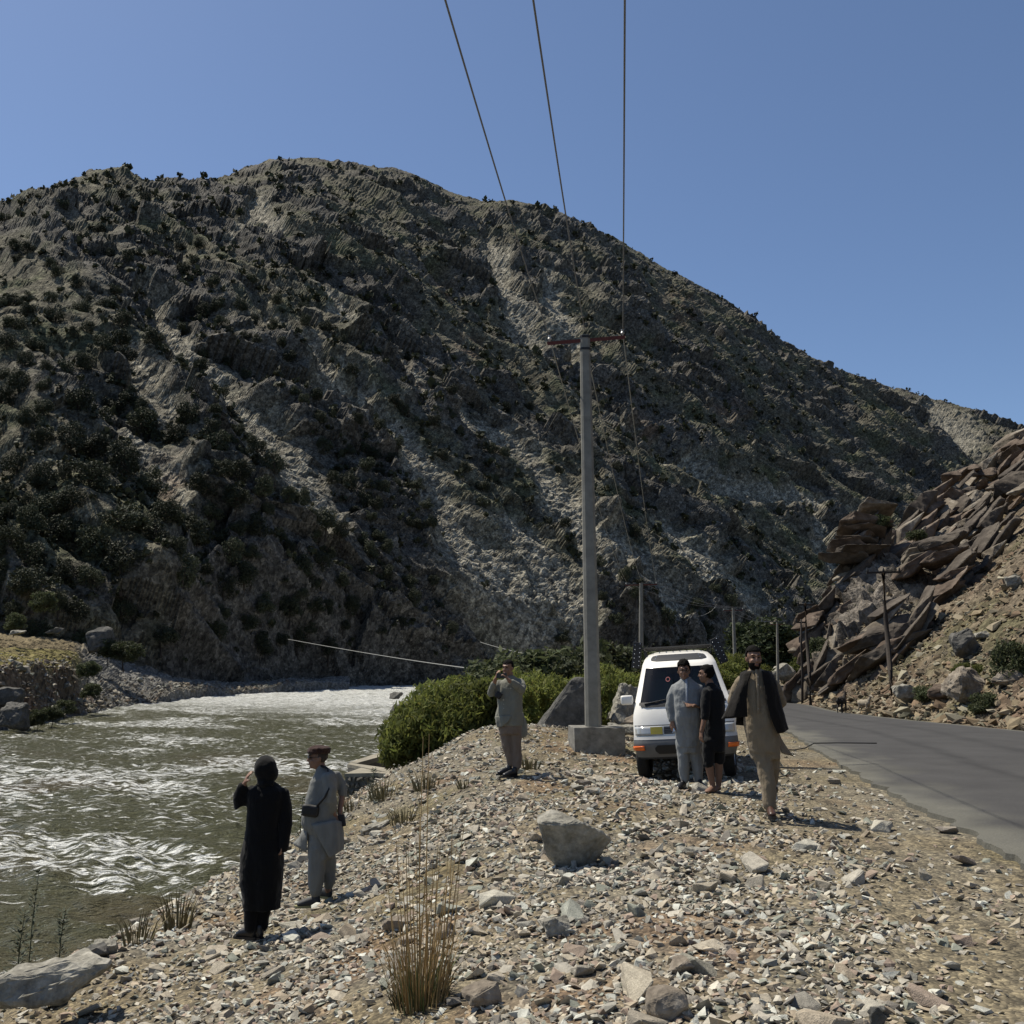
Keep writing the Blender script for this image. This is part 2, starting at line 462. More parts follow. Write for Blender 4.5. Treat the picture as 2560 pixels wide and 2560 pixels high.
def z_ground(X, Y, fine=True):
    X = np.asarray(X, float); Y = np.asarray(Y, float)
    far = zroad(Y) - 5.2 * sstep(0, 1, (np.interp(Y, *XE) - X) / 6.0)
    k = sstep(30, 38, Y)
    z = z_near(np.clip(X, -13, 15), np.clip(Y, -4, 40)) * (1 - k) + far * k
    kr = sstep(-1.6, -0.3, X - road_l(Y))
    z = z * (1 - kr) + (zroad(Y) - 0.02) * kr
    if fine:
        z = z + (fbm(X * .9, Y * .9, 3, 5) * .05 + fbm(X * 3.3, Y * 3.3, 3, 6) * .03) * (1 - kr * .85)
    return z
def gz(x, y): return float(z_ground(np.array([x]), np.array([y]))[0])

ns, nd = 390, 330
ss = np.linspace(-0.95, 0.80, ns)
dd = np.concatenate([np.linspace(-4, 2.4, 16), np.geomspace(2.6, 60, nd - 76), np.geomspace(61, 230, 60)])
Sg, Dg = np.meshgrid(ss, dd)
Xg = Sg * np.maximum(Dg, 6.0) + np.where(Dg < 6.0, 0, 0); Yg = Dg
Xg = np.minimum(Xg, road_r(Yg) + 3.5)
Zg = z_ground(Xg, Yg)
bare = sstep(-.12, .3, fbm(Xg * .55, Yg * .55, 4, 51))
tan = np.array([0.235, 0.20, 0.138]); gry = np.array([0.235, 0.215, 0.172]); rd = np.array([0.235, 0.155, 0.10]); olive = np.array([0.175, 0.155, 0.085])
cg = mix3(np.ones(Xg.shape + (3,)) * gry, np.ones(Xg.shape + (3,)) * tan, bare)
cg = mix3(cg, np.ones(cg.shape) * rd, sstep(.12, .4, fbm(Xg * .5 + 9, Yg * .5, 4, 52)) * .7)
cg = mix3(cg, np.ones(cg.shape) * olive, sstep(.1, .4, fbm(Xg * .6 + 3, Yg * .35, 4, 53)) * .6)
dustk = np.exp(-((Xg - road_l(Yg) + 1.4) / 1.0) ** 2)
cg = mix3(cg, np.ones(cg.shape) * np.array([0.25, 0.22, 0.16]), dustk * .8)
gb_me = np_mesh('gravel_bank', np.stack([Xg, Yg, Zg], -1).reshape(-1, 3), grid_faces(*Xg.shape), cg.reshape(-1, 3))
gravel_bank = tag(link('gravel_bank', gb_me, None, M_gravel), kind='structure')
gravel_bank['label'] = 'stony tan gravel bank between the river and the road'

# --- road: asphalt slab with ragged edge, dusty margin
def asphalt_mat():
    m, nt, b = new_mat('asphalt')
    a = nt.nodes.new('ShaderNodeAttribute'); a.attribute_name = 'Col'
    n1 = noise_node(nt, 60, 3, 0.7); n2 = noise_node(nt, 0.8, 4, 0.6)
    r1 = ramp(nt, n1.outputs['Fac'], [(0.25, (.6,) * 3), (0.75, (1.45,) * 3)])
    r2 = ramp(nt, n2.outputs['Fac'], [(0.3, (.82 * ALB,) * 3), (0.7, (1.18 * ALB,) * 3)])
    c = mulcol(nt, a.outputs['Color'], r1.outputs['Color']); c = mulcol(nt, c, r2.outputs['Color'])
    nt.links.new(c, b.inputs['Base Color'])
    b.inputs['Roughness'].default_value = 0.82
    b.inputs['Specular IOR Level'].default_value = 0.3
    bump(nt, b, n1.outputs['Fac'], 0.6, 0.006)
    return m
M_asphalt = asphalt_mat()
ry = np.concatenate([np.linspace(-30, 3, 20), np.geomspace(3.2, 60, 340), np.linspace(60.5, 200, 120)])
rt = np.concatenate([[0], np.linspace(0.002, 1, 46), [1.0]])
Yr = ry[:, None] + 0 * rt
wob = (fbm(ry * 1.3, ry * 0, 4, 61) * .22 + fbm(ry * 2.2, ry * 0, 2, 62) * .06)
Lr = (road_l(ry) + wob)[:, None]; Rr = (road_r(ry) + fbm(ry * .8, ry * 0 + 4, 3, 63) * .2)[:, None]
Xr = Lr + (Rr - Lr) * rt
Zr = zroad(Yr) + 0.035 + 0.05 * np.sin(np.pi * rt) + fbm(Xr * .7, Yr * .4, 2, 64) * .012
Zr[:, 0] -= 0.16; Zr[:, -1] -= 0.2
ed = (Xr - Lr)
dust = np.clip((1 - sstep(0.0, 1.0, ed + fbm(Yr * .7, Xr * 1.6, 4, 65) * .8)) * .85 + .9 * (1 - sstep(.0, .5, Rr - Xr)), 0, 1)
track = np.exp(-((ed - 2.3 - .2 * fbm(Yr * .15, Yr * 0, 2, 66)) / .13) ** 2) + np.exp(-((ed - 4.0) / .2) ** 2) * .7
cr = np.ones(Xr.shape + (3,)) * np.array([0.070, 0.068, 0.066])
cr = cr * (1 - .35 * np.clip(track, 0, 1))[..., None]
cr = mix3(cr, np.ones(cr.shape) * np.array([0.17, 0.165, 0.135]), dust)
rd_me = np_mesh('road', np.stack([Xr, Yr, Zr], -1).reshape(-1, 3), grid_faces(*Xr.shape), cr.reshape(-1, 3), smooth=False)
tag(link('road', rd_me, None, M_asphalt), kind='structure')['label'] = 'grey asphalt road with a broken dusty edge'

# --- hillside right of the road
def z_hill(X, Y):
    xf = road_r(np.minimum(Y, 70)) + 1.3
    yc = 63 + (X - 18) * 1.07
    up = 0.80 * np.maximum(X - xf, 0)
    z = 0.03 + up - 1.35 * np.maximum(Y - yc, 0)
    out = 5.5 * np.exp(-((X - 24) / 6.0) ** 2) * (1 - sstep(0, 15, yc - Y)) * sstep(-7, -1, yc - Y) * sstep(16.5, 19.5, X)
    return np.maximum(z + out, -6), out
xh = np.concatenate([np.linspace(14.5, 34, 190), np.linspace(34.3, 95, 110)])
yh = np.concatenate([np.linspace(-14, 24, 40), np.linspace(24.3, 96, 250), np.linspace(97, 140, 30)])
Xh, Yh = np.meshgrid(xh, yh)
Zh, OUT = z_hill(Xh, Yh)
ok = np.clip(OUT / 3.0, 0, 1)
hf1 = facets((Xh * .8 + Zh * .5) / 2.6, (Zh * .8 - Xh * .4 + Yh * .3) / 1.1, 301, 1.4)
hf2 = facets((Xh + Zh * .3) / .9, (Yh * .7 + Zh) / .6, 311, 1.2)
hf3 = facets(Xh / .45, Yh / .5, 321, 1.0)
rim = sstep(0.1, 2.5, Zh)
Zh2 = Zh + rim * (fbm(Xh / 7, Yh / 7, 4, 330) * .9 + fbm(Xh / 1.8, Yh / 1.8, 3, 331) * .3 + hf3[0] * .22) + ok * (hf1[0] * 1.6 + hf2[0] * .6)
Zh2 = np.where(Zh < 0.04, 0.02, Zh2)
Xh2 = Xh + ok * (hf1[0] * -.8 + hf2[0] * -.3)
ch = np.ones(Xh.shape + (3,)) * np.array([0.205, 0.165, 0.115])
ch = ch * (0.75 + .5 * hf3[1])[..., None]
ch = mix3(ch, np.ones(ch.shape) * np.array([0.185, 0.118, 0.08]), sstep(-.05, .35, fbm(Xh / 5, Yh / 5, 4, 335)) * .7)
ch = mix3(ch, np.ones(ch.shape) * np.array([0.14, 0.135, 0.068]), sstep(.02, .3, fbm(Xh / 6 + 4, Yh / 6, 4, 336)) * .65)
ch = mix3(ch, np.ones(ch.shape) * np.array([0.20, 0.175, 0.145]) * (0.7 + .6 * hf1[1])[..., None], ok)
hs_me = np_mesh('hillside', np.stack([Xh2, Yh, Zh2], -1).reshape(-1, 3), grid_faces(*Xh.shape), ch.reshape(-1, 3))
tag(link('hillside', hs_me, None, M_talus), kind='structure')['label'] = 'reddish stony hillside rising right of the road'

# --- left far bank: grassy terrace and the gravel bar
SHORE = ([-1.2, -.75, -.52, -.47, -.41, -.385, -.34, -.30, -.25, -.19, -.15], [30, 45, 62, 71, 90, 104, 117, 133, 147, 163, 175])
nls, nld = 420, 150
ls = np.linspace(-1.1, -0.16, nls); dq = np.concatenate([np.linspace(-6, 0, 12), np.linspace(.25, 36, 130), np.linspace(37, 60, 8)])
Dl = np.interp(ls, *SHORE)[None, :] + dq[:, None]; Sl = ls[None, :] + 0 * dq[:, None]
Xl = Sl * Dl
jag = fbm(Xl / 4, Dl / 4, 4, 401) * 1.6
q = dq[:, None] + jag * (1 - .8 * sstep(14, 22, dq[:, None]))
ter = np.interp(q.ravel(), [-6, 0, 1.2, 3.0, 4.6, 6.0, 20, 24, 27, 34, 60], [-2.5, 0, .7, 1.7, 3.2, 3.9, 5.4, 5.7, 6.0, 6.6, 8]).reshape(q.shape)
bar = np.interp(q.ravel(), [-6, 0, 2, 12, 17, 24, 60], [-2.5, 0, .5, 2.2, 2.7, 3.0, 10]).reshape(q.shape)
cut = np.interp(q.ravel(), [-6, 0, .5, 6, 20, 60], [-2.5, .1, 1.7, 2.0, 2.2, 8]).reshape(q.shape) * (.72 + .55 * fbm(Xl / 11, Dl / 30, 3, 431))
kt = 1 - sstep(-.437, -.415, Sl + fbm(Dl / 6, Xl / 6, 3, 402) * .012)
kc = sstep(-.36, -.33, Sl)
Zl = zwater(Dl) + ter * kt + (1 - kt) * (bar * (1 - kc) + cut * kc)
lf = facets(Xl / 1.1, (Dl + Zl) / 1.1, 411, 1.0); lf2 = facets(Xl / .5, Dl / .8, 421, .8)
isgrass = kt * sstep(4.8, 6.5, q) * (1 - sstep(23, 24, q)) * (.35 + .65 * sstep(-.3, .2, fbm(Xl / 4, Dl / 4, 3, 405)))
steep = kt * sstep(0.2, 1.0, q) * (1 - sstep(5.2, 6.4, q)) 
Zl = Zl + steep * (lf[0] * 1.2 + fbm(Xl / 2, Zl / 1, 3, 406) * .5) + lf2[0] * .25 + (1 - kt) * lf2[0] * .12
cl = np.ones(Xl.shape + (3,)) * np.array([0.25, 0.24, 0.215]) * (.75 + .5 * lf2[1])[..., None]
cl = mix3(cl, np.ones(cl.shape) * np.array([0.20, 0.155, 0.105]) * (.7 + .6 * lf[1])[..., None], steep)
cl = mix3(cl, np.ones(cl.shape) * np.array([0.25, 0.20, 0.115]) * (.75 + .5 * lf2[1])[..., None], kt * sstep(4.8, 6.5, q))
cl = mix3(cl, np.ones(cl.shape) * np.array([0.27, 0.235, 0.085]), isgrass)
cl = mix3(cl, np.ones(cl.shape) * np.array([0.25, 0.17, 0.12]), sstep(.0, .3, fbm(Xl / 6, Dl / 3, 3, 407)) * steep * .7)
lb_me = np_mesh('far_bank', np.stack([Xl, Dl, Zl], -1).reshape(-1, 3), grid_faces(*Xl.shape), cl.reshape(-1, 3))
far_bank = tag(link('far_bank', lb_me, None, M_talus), kind='structure')
far_bank['label'] = 'far river bank with a grassy terrace and grey gravel bar'

# --- river
def water_mat():
    m, nt, b = new_mat('river_water')
    a = nt.nodes.new('ShaderNodeAttribute'); a.attribute_name = 'Col'
    fo = nt.nodes.new('ShaderNodeAttribute'); fo.attribute_name = 'foam'
    ch_ = nt.nodes.new('ShaderNodeAttribute'); ch_.attribute_name = 'chop'
    b.inputs['IOR'].default_value = 1.33
    tc = nt.nodes.new('ShaderNodeTexCoord')
    mp = nt.nodes.new('ShaderNodeMapping'); mp.inputs['Scale'].default_value = (0.55, 1.35, 1)
    mp.inputs['Rotation'].default_value = (0, 0, R(-12))
    nt.links.new(tc.outputs['Object'], mp.inputs['Vector'])
    n1 = noise_node(nt, 1.5, 6, 0.68, mp.outputs['Vector'])
    n2 = noise_node(nt, 7.0, 3, 0.6, mp.outputs['Vector'])
    # broken white streaks on rough water: part foam, part sun glitter painted in
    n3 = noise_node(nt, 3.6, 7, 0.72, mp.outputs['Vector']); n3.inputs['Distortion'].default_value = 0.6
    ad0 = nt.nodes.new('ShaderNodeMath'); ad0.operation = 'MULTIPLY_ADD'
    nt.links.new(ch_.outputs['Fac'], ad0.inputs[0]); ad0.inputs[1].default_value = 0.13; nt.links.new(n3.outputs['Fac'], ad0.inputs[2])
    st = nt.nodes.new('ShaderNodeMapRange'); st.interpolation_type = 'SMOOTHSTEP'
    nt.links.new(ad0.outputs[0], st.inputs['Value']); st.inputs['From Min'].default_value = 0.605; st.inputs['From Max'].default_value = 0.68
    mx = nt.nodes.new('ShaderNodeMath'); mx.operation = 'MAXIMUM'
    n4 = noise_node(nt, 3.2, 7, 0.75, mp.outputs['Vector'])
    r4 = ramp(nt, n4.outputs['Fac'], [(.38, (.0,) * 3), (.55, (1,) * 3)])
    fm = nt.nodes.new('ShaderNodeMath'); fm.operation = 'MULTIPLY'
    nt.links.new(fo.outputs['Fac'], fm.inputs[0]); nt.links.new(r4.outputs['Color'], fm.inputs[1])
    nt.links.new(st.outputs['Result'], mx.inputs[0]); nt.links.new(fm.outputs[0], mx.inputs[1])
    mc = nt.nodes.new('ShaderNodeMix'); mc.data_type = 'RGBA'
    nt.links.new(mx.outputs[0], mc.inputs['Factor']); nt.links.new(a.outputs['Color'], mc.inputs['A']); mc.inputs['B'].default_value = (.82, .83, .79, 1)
    nt.links.new(mc.outputs['Result'], b.inputs['Base Color'])
    mr = nt.nodes.new('ShaderNodeMapRange')
    nt.links.new(mx.outputs[0], mr.inputs['Value'])
    mr.inputs['To Min'].default_value = 0.28; mr.inputs['To Max'].default_value = 0.6
    nt.links.new(mr.outputs['Result'], b.inputs['Roughness'])
    ad = nt.nodes.new('ShaderNodeMath'); ad.operation = 'MULTIPLY_ADD'
    nt.links.new(n2.outputs['Fac'], ad.inputs[0]); ad.inputs[1].default_value = 0.30; nt.links.new(n1.outputs['Fac'], ad.inputs[2])
    bump(nt, b, ad.outputs[0], 1.0, 1.0)
    return m
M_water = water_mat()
ws = np.linspace(-0.95, 0.085, 500)
wd = np.concatenate([np.linspace(-3, 5.5, 10), np.geomspace(7, 230, 350)])
Sw, Dw = np.meshgrid(ws, wd)
Xw = Sw * np.maximum(Dw, 10); Yw = Dw
Zw = zwater(Yw)
# the current runs from the far bend towards the lower left
uf = Xw * .80 + Yw * -.60; vf_ = Xw * .60 + Yw * .80
rap = sstep(60, 150, Yw) * .9 + .35 * np.exp(-((Yw - 34) / 8) ** 2)
wv = fbm(uf / 5.0 + 2.1 * fbm(uf / 9, vf_ / 9, 2, 503), vf_ / 2.3, 4, 501)
wv2 = ridged(uf / 2.2, vf_ / 1.1, 3, 502)
amp = 0.10 + .42 * sstep(-.1, .45, fbm(uf / 14, vf_ / 7, 3, 504)) + .5 * rap
calm = 1 - .75 * sstep(.1, .55, fbm(uf / 13 + 7, vf_ / 5, 2, 505)) * (1 - sstep(30, 50, Yw)) 
Zw = Zw + amp * calm * (wv * .55 + wv2 * .16)
Zw = Zw + (.35 + .65 * calm) * .26 * fbm(uf / 1.7, vf_ / 1.0, 3, 520, .6) * sstep(-.5, .2, fbm(uf / 8, vf_ / 4, 2, 521) + .25) * (1 - .6 * sstep(60, 110, Yw))
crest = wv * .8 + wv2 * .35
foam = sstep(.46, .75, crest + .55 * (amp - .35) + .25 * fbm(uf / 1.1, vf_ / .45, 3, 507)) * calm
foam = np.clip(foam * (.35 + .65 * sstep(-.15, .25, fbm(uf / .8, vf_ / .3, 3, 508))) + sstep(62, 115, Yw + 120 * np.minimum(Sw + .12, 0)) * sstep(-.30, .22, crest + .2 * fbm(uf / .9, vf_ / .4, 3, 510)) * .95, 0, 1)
brown = sstep(-.05, .4, fbm(uf / 15 + 4, vf_ / 6, 3, 509)) * (1 - sstep(25, 60, Yw))
cw = np.ones(Xw.shape + (3,)) * np.array([0.098, 0.098, 0.050])
cw = mix3(cw, np.ones(cw.shape) * np.array([0.118, 0.082, 0.042]), brown * .8)
w_me = np_mesh('river', np.stack([Xw, Yw, Zw], -1).reshape(-1, 3), grid_faces(*Xw.shape), cw.reshape(-1, 3), smooth=True)
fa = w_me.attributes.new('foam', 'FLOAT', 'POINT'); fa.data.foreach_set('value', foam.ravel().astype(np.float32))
chop = np.clip(.25 * sstep(14, 26, Yw) + sstep(.12, .55, amp * calm) + .55 * sstep(.0, .45, fbm(uf / 6, vf_ / 2.5, 3, 515)) * calm - .35 * brown, 0, 1)  # spreads the streaks that paint glitter along with foam
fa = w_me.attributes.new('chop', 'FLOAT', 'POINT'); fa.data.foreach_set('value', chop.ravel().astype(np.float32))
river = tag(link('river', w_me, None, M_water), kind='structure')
river['label'] = 'murky green brown river with white rapids'
# ================================================================== stones and boulders
def hull(pts):
    bm = bmesh.new()
    for p in pts: bm.verts.new(p)
    r = bmesh.ops.convex_hull(bm, input=bm.verts)
    bmesh.ops.delete(bm, geom=[g for g in r['geom_interior'] if isinstance(g, bmesh.types.BMVert)], context='VERTS')
    bmesh.ops.triangulate(bm, faces=bm.faces)
    return bm
def stone_pts(rs, n, dims, boxy=0.6):
    p = rs.uniform(-1, 1, (n, 3))
    sph = p / np.linalg.norm(p, axis=1, keepdims=True)
    p = p * boxy + sph * (1 - boxy) * rs.uniform(.85, 1.05, (n, 1))
    return p * np.array(dims) * 0.5
def stone_arrays(seed, n=11, dims=(1, .75, .5)):
    bm = hull([tuple(p) for p in stone_pts(np.random.default_rng(seed), n, dims)])
    bm.verts.index_update()
    v = np.array([tuple(x.co) for x in bm.verts]); f = np.array([[x.index for x in q.verts] for q in bm.faces]); bm.free()
    return v, f
def boulder_bm(seed, dims, n=22, rough=0.05, subdiv=2, boxy=.55, pts=None):
    rs = np.random.default_rng(seed)
    bm = hull([tuple(p) for p in (stone_pts(rs, n, dims, boxy) if pts is None else pts)])
    # merge nearly flat triangles, soften the edges a little, then roughen
    bmesh.ops.dissolve_limit(bm, angle_limit=R(9), verts=bm.verts, edges=bm.edges)
    off = 0.035 * min(dims)
    bmesh.ops.bevel(bm, geom=list(bm.edges), offset=off, segments=1, affect='EDGES', profile=0.6)
    bmesh.ops.triangulate(bm, faces=bm.faces)
    for k in range(subdiv):
        el = max(dims) / (5 * 2 ** k)
        es = [e for e in bm.edges if e.calc_length() > el]
        if es: bmesh.ops.subdivide_edges(bm, edges=es, cuts=1, use_grid_fill=False)
        bmesh.ops.triangulate(bm, faces=bm.faces)
    bm.normal_update()
    sc = 3.2 / max(dims); amp = rough * max(dims)
    for v in bm.verts:
        p = v.co * sc + Vector((seed * 3.7, seed * 1.3, 0))
        d = mnoise.fractal(p * 1.4, 1.0, 2.1, 5) + 0.4 * mnoise.noise(p * 6)
        v.co += v.normal * d * amp
    return bm

def stone_mat(name, cols, scale=6.0, use_random=True, bstr=.5):
    m, nt, b = new_mat(name)
    tc = nt.nodes.new('ShaderNodeTexCoord')
    oi = nt.nodes.new('ShaderNodeObjectInfo')
    n1 = noise_node(nt, scale, 6, 0.7, tc.outputs['Object'])
    n2 = noise_node(nt, scale * 6, 3, 0.6, tc.outputs['Object'])
    if use_random:
        r0 = ramp(nt, oi.outputs['Random'], [((i + .5) / len(cols), c) for i, c in enumerate(cols)])
        r0.color_ramp.interpolation = 'LINEAR'
    else:
        r0 = ramp(nt, n1.outputs['Fac'], [(.3 + .4 * i / max(1, len(cols) - 1), c) for i, c in enumerate(cols)])
    r1 = ramp(nt, n1.outputs['Fac'], [(.3, (.68 * ALB,) * 3), (.7, (1.25 * ALB,) * 3)])
    r2 = ramp(nt, n2.outputs['Fac'], [(.3, (.8,) * 3), (.7, (1.18,) * 3)])
    c = mulcol(nt, r0.outputs['Color'], r1.outputs['Color']); c = mulcol(nt, c, r2.outputs['Color'])
    nt.links.new(c, b.inputs['Base Color'])
    b.inputs['Roughness'].default_value = .9; b.inputs['Specular IOR Level'].default_value = .2
    ad = nt.nodes.new('ShaderNodeMath'); ad.operation = 'ADD'
    nt.links.new(n1.outputs['Fac'], ad.inputs[0]); nt.links.new(n2.outputs['Fac'], ad.inputs[1])
    bump(nt, b, ad.outputs[0], bstr, .02)
    return m
STONE_COLS = [(.39, .355, .285), (.36, .295, .21), (.47, .43, .345), (.28, .265, .22), (.32, .245, .185), (.26, .265, .21), (.55, .515, .43), (.40, .345, .255), (.20, .18, .15), (.44, .385, .29)]
STONE_COLS = [tuple(min(.7, c * k) for c, k in zip(col, (1.36, 1.38, 1.42))) for col in STONE_COLS]
M_stone = stone_mat('stone', STONE_COLS)
M_boulder_pale = stone_mat('pale_boulder', [(.26, .245, .205), (.38, .36, .30), (.47, .445, .38)], 5.0, False)
M_boulder_tan = stone_mat('tan_boulder', [(.23, .19, .15), (.32, .27, .21), (.40, .36, .30)], 3.0, False)
M_boulder_dark = stone_mat('dark_boulder', [(.10, .10, .095), (.16, .155, .14), (.20, .185, .165)], 2.5, False)
M_boulder_red = stone_mat('red_brown_boulder', [(.105, .075, .055), (.17, .128, .096), (.25, .20, .155)], 1.8, False)

# loose gravel: tens of thousands of angular stones, joined
base_stones = [stone_arrays(900 + i, 8 + i % 3, (1, .62 + .1 * (i % 4), .38 + .08 * (i % 4))) for i in range(16)]
def scatter(n, dmin, dmax, smin, smed, smax, seed):
    rs = np.random.default_rng(seed)
    pts = []
    tot = 0
    while tot < n:
        m = 40000
        D = np.sqrt(rs.uniform(dmin ** 2, dmax ** 2, m))
        S = rs.uniform(-.56, .56, m)
        X = S * D
        z = z_ground(X, D, False)
        keep = (z > zwater(D) - .25) & (X < road_l(D) - .1) 
        den = .42 + .58 * (1 - sstep(-.12, .3, fbm(X * .55, D * .55, 4, 51)))
        den = den * (.12 + .88 * sstep(.5, 2.6, road_l(D) - X + .5 * fbm(X, D * .6, 2, 58)))
        clump = .35 + .9 * sstep(-.25, .3, fbm(X * 1.3, D * 1.3, 3, 57))
        keep &= rs.uniform(0, 1, m) < den * clump
        pts.append(np.stack([X[keep], D[keep]], 1)); tot += keep.sum()
    P = np.vstack(pts)[:n]
    size = np.clip(smed * np.exp(rs.normal(0, .42, n)), smin, smax)
    return P, size
def joined_stones(P, size, seed, zfun, sink=.22):
    rs = np.random.default_rng(seed)
    V = []; F = []; C = []
    off = 0
    Z = zfun(P[:, 0], P[:, 1])
    pal = np.array(STONE_COLS)
    kind = rs.integers(0, len(base_stones), len(P))
    for k, (bv, bf) in enumerate(base_stones):
        idx = np.where(kind == k)[0]
        if not len(idx): continue
        m = len(idx)
        a = rs.uniform(0, 2 * np.pi, m); tx = rs.normal(0, .28, m); ty = rs.normal(0, .28, m)
        ca, sa = np.cos(a), np.sin(a)
        v = np.repeat(bv[None], m, 0) * size[idx][:, None, None] * rs.uniform(.8, 1.2, (m, 1, 3))
        x = v[..., 0] * ca[:, None] - v[..., 1] * sa[:, None]
        y = v[..., 0] * sa[:, None] + v[..., 1] * ca[:, None]
        z = v[..., 2] + x * tx[:, None] + y * ty[:, None]
        h = size[idx] * .45
        w = np.stack([x + P[idx, 0][:, None], y + P[idx, 1][:, None], z + (Z[idx] + h * (.5 - sink))[:, None]], -1)
        c = pal[rs.integers(0, len(pal), m)] * rs.uniform(.8, 1.2, (m, 1))
        V.append(w.reshape(-1, 3)); C.append(np.repeat(c, len(bv), 0))
        F.append((np.arange(m)[:, None, None] * len(bv) + bf[None] + off).reshape(-1, 3)); off += m * len(bv)
    return np.vstack(V), np.vstack(F), np.vstack(C)
M_pebble = attr_mat('loose_stones', (14.0, 70.0), (.8, 1.2), .5, .008, .9, .2)
sets = [scatter(14000, 3.9, 8.5, .018, .046, .13, 1), scatter(14500, 8.0, 15, .026, .058, .16, 2), scatter(7500, 14, 26, .04, .075, .2, 3)]
P = np.vstack([a for a, b in sets]); sz = np.concatenate([b for a, b in sets])
v, f, c = joined_stones(P, sz, 5, z_ground)
peb = link('loose_stones', np_mesh('loose_stones', v, f, c), gravel_bank, M_pebble)
tag(peb, 'loose small grey and tan stones covering the bank', kind='stuff')
# road shoulder and hillside talus far right, gravel beyond the road
def talus(n, seed):
    rs = np.random.default_rng(seed)
    Y = rs.uniform(26, 92, n * 3); X = 14.2 + np.abs(rs.exponential(8.0, n * 3))
    px, py = project(X, Y, z_hill(X, Y)[0])
    k = (px < 2650) & (X > road_r(Y) + .15) & (Y < 63 + (X - 18) * 1.07 + 2)
    P = np.stack([X[k], Y[k]], 1)[:n]
    return P, np.clip(.17 * np.exp(rs.normal(0, .6, len(P))), .06, .9)
P, sz = talus(7500, 8)
def z_hill_fine(X, Y): return z_hill(X, Y)[0] + sstep(.1, 2.5, z_hill(X, Y)[0]) * (fbm(X / 7, Y / 7, 4, 330) * .9 + fbm(X / 1.8, Y / 1.8, 3, 331) * .3)
v, f, c = joined_stones(P, sz, 6, z_hill_fine, .1)
c = c * np.array([.60, .545, .455])
tag(link('talus_stones', np_mesh('talus_stones', v, f, c), bpy.data.objects['hillside'], M_pebble), 'loose reddish talus stones on the hillside', kind='stuff')
# stones on the far bank and gravel bar
rs = np.random.default_rng(77)
S_ = rs.uniform(-.56, -.2, 5200); Q_ = np.abs(rs.normal(0, 6, 5200)) 
Dp = np.interp(S_, *SHORE) + Q_
lbP = np.stack([S_ * Dp, Dp], 1)
def z_bank(X, D):
    S = X / D
    i = np.clip(np.searchsorted(ls, S), 0, nls - 1); qq = D - np.interp(S, *SHORE)
    j = np.clip(np.searchsorted(dq, qq), 0, len(dq) - 1)
    return Zl[j, i]
v, f, c = joined_stones(lbP, np.clip(.22 * np.exp(rs.normal(0, .6, len(lbP))), .08, 1.1), 9, z_bank, .1)
tag(link('shore_stones', np_mesh('shore_stones', v, f, c * .65), far_bank, M_pebble), 'stones along the far shore', kind='stuff')

# the 300 largest near stones, each one an object on the bank
stone_meshes = []
for i in range(14):
    d = (1, random.uniform(.55, .85), random.uniform(.36, .62))
    bm = boulder_bm(40 + i, d, 13, .018, 1)
    me = bpy.data.meshes.new('stone'); bm.to_mesh(me); bm.free(); me.materials.append(M_stone)
    stone_meshes.append(me)
P, sz = scatter(900, 4.0, 21, .1, .155, .36, 21)
order = np.argsort(-(sz / P[:, 1]))
placed = []
keepout = [(-2.2, 9.07, .35), (-2.03, 10.8, .35), (0, 15.3, .35), (2.6, 10.4, .35), (.53, 8.9, .45), (-.5, 5.6, .3)]
for i in order:
    if len(placed) >= 262: break
    x, y = P[i]
    if any((x - a) ** 2 + (y - b) ** 2 < r * r for a, b, r in keepout): continue
    if any((x - a) ** 2 + (y - b) ** 2 < (.5 * (r + sz[i])) ** 2 for a, b, r in placed): continue
    placed.append((x, y, sz[i]))
    o = link('stone', stone_meshes[len(placed) % 14], gravel_bank)
    s = float(sz[i])
    o.scale = (s, s * random.uniform(.8, 1.2), s * random.uniform(.8, 1.15))
    o.location = (x, y, gz(x, y) + s * .1)
    o.rotation_euler = (random.gauss(0, .22), random.gauss(0, .22), random.uniform(0, 6.28))

def boulder(px, py, D, dims, seed, mat, label, rot=(0, 0, 0), n=22, rough=.045, boxy=.55, sink=.12, ground=None, pts=None, subdiv=2, name='boulder', kids=None):
    """a single large rock whose foot shows at px, py of the photograph"""
    p = at(px, py, D)
    z = p.z if ground is None else ground(p.x, p.y)
    o = bm_obj(name, boulder_bm(seed, dims, n, rough, subdiv, boxy, pts), mat)
    o.location = (p.x, p.y, z + dims[2] * (.5 - sink))
    o.rotation_euler = rot
    tag(o, label, 'rock')
    return o
B = boulder
def hill_D(px, py):
    """distance at which the line of sight through px, py meets the hillside"""
    for D in np.arange(24, 95, .2):
        p = at(px, py, D)
        if p.z <= float(z_hill_fine(np.array([p.x]), np.array([p.y]))[0]): return float(D)
    return 50.0
# the split boulder in the foreground: pale top, hollow dark face
_pts = [(-.32, -.16, .18), (-.30, .10, .22), (-.17, -.02, .28), (-.10, -.24, .17), (.04, -.26, .19), (.17, -.24, .13), (.33, -.12, .02), (.30, .10, .04), (.02, .16, .16), (-.25, -.06, -.06), (-.10, -.02, -.28), (.02, -.06, -.29), (.20, -.02, -.18), (-.15, .14, -.2), (.2, .14, -.2)]
B(1432, 2170, 8.9, (.62, .42, .5), 3, M_boulder_pale, 'large pale angular boulder with a hollow shaded face on the gravel bank', (0, 0, R(8)), pts=_pts, sink=.06, rough=.03, subdiv=3)
B(1668, 2500, 4.85, (.215, .19, .16), 5, M_boulder_tan, 'smooth rounded boulder low in the foreground gravel', (0, .1, .3), n=70, rough=.02, boxy=.35, sink=.1, ground=gz)
B(1205, 2465, 5.6, (.23, .17, .15), 6, M_boulder_tan, 'tan blocky rock right of the reed clump', (.1, -.2, .5), ground=gz)
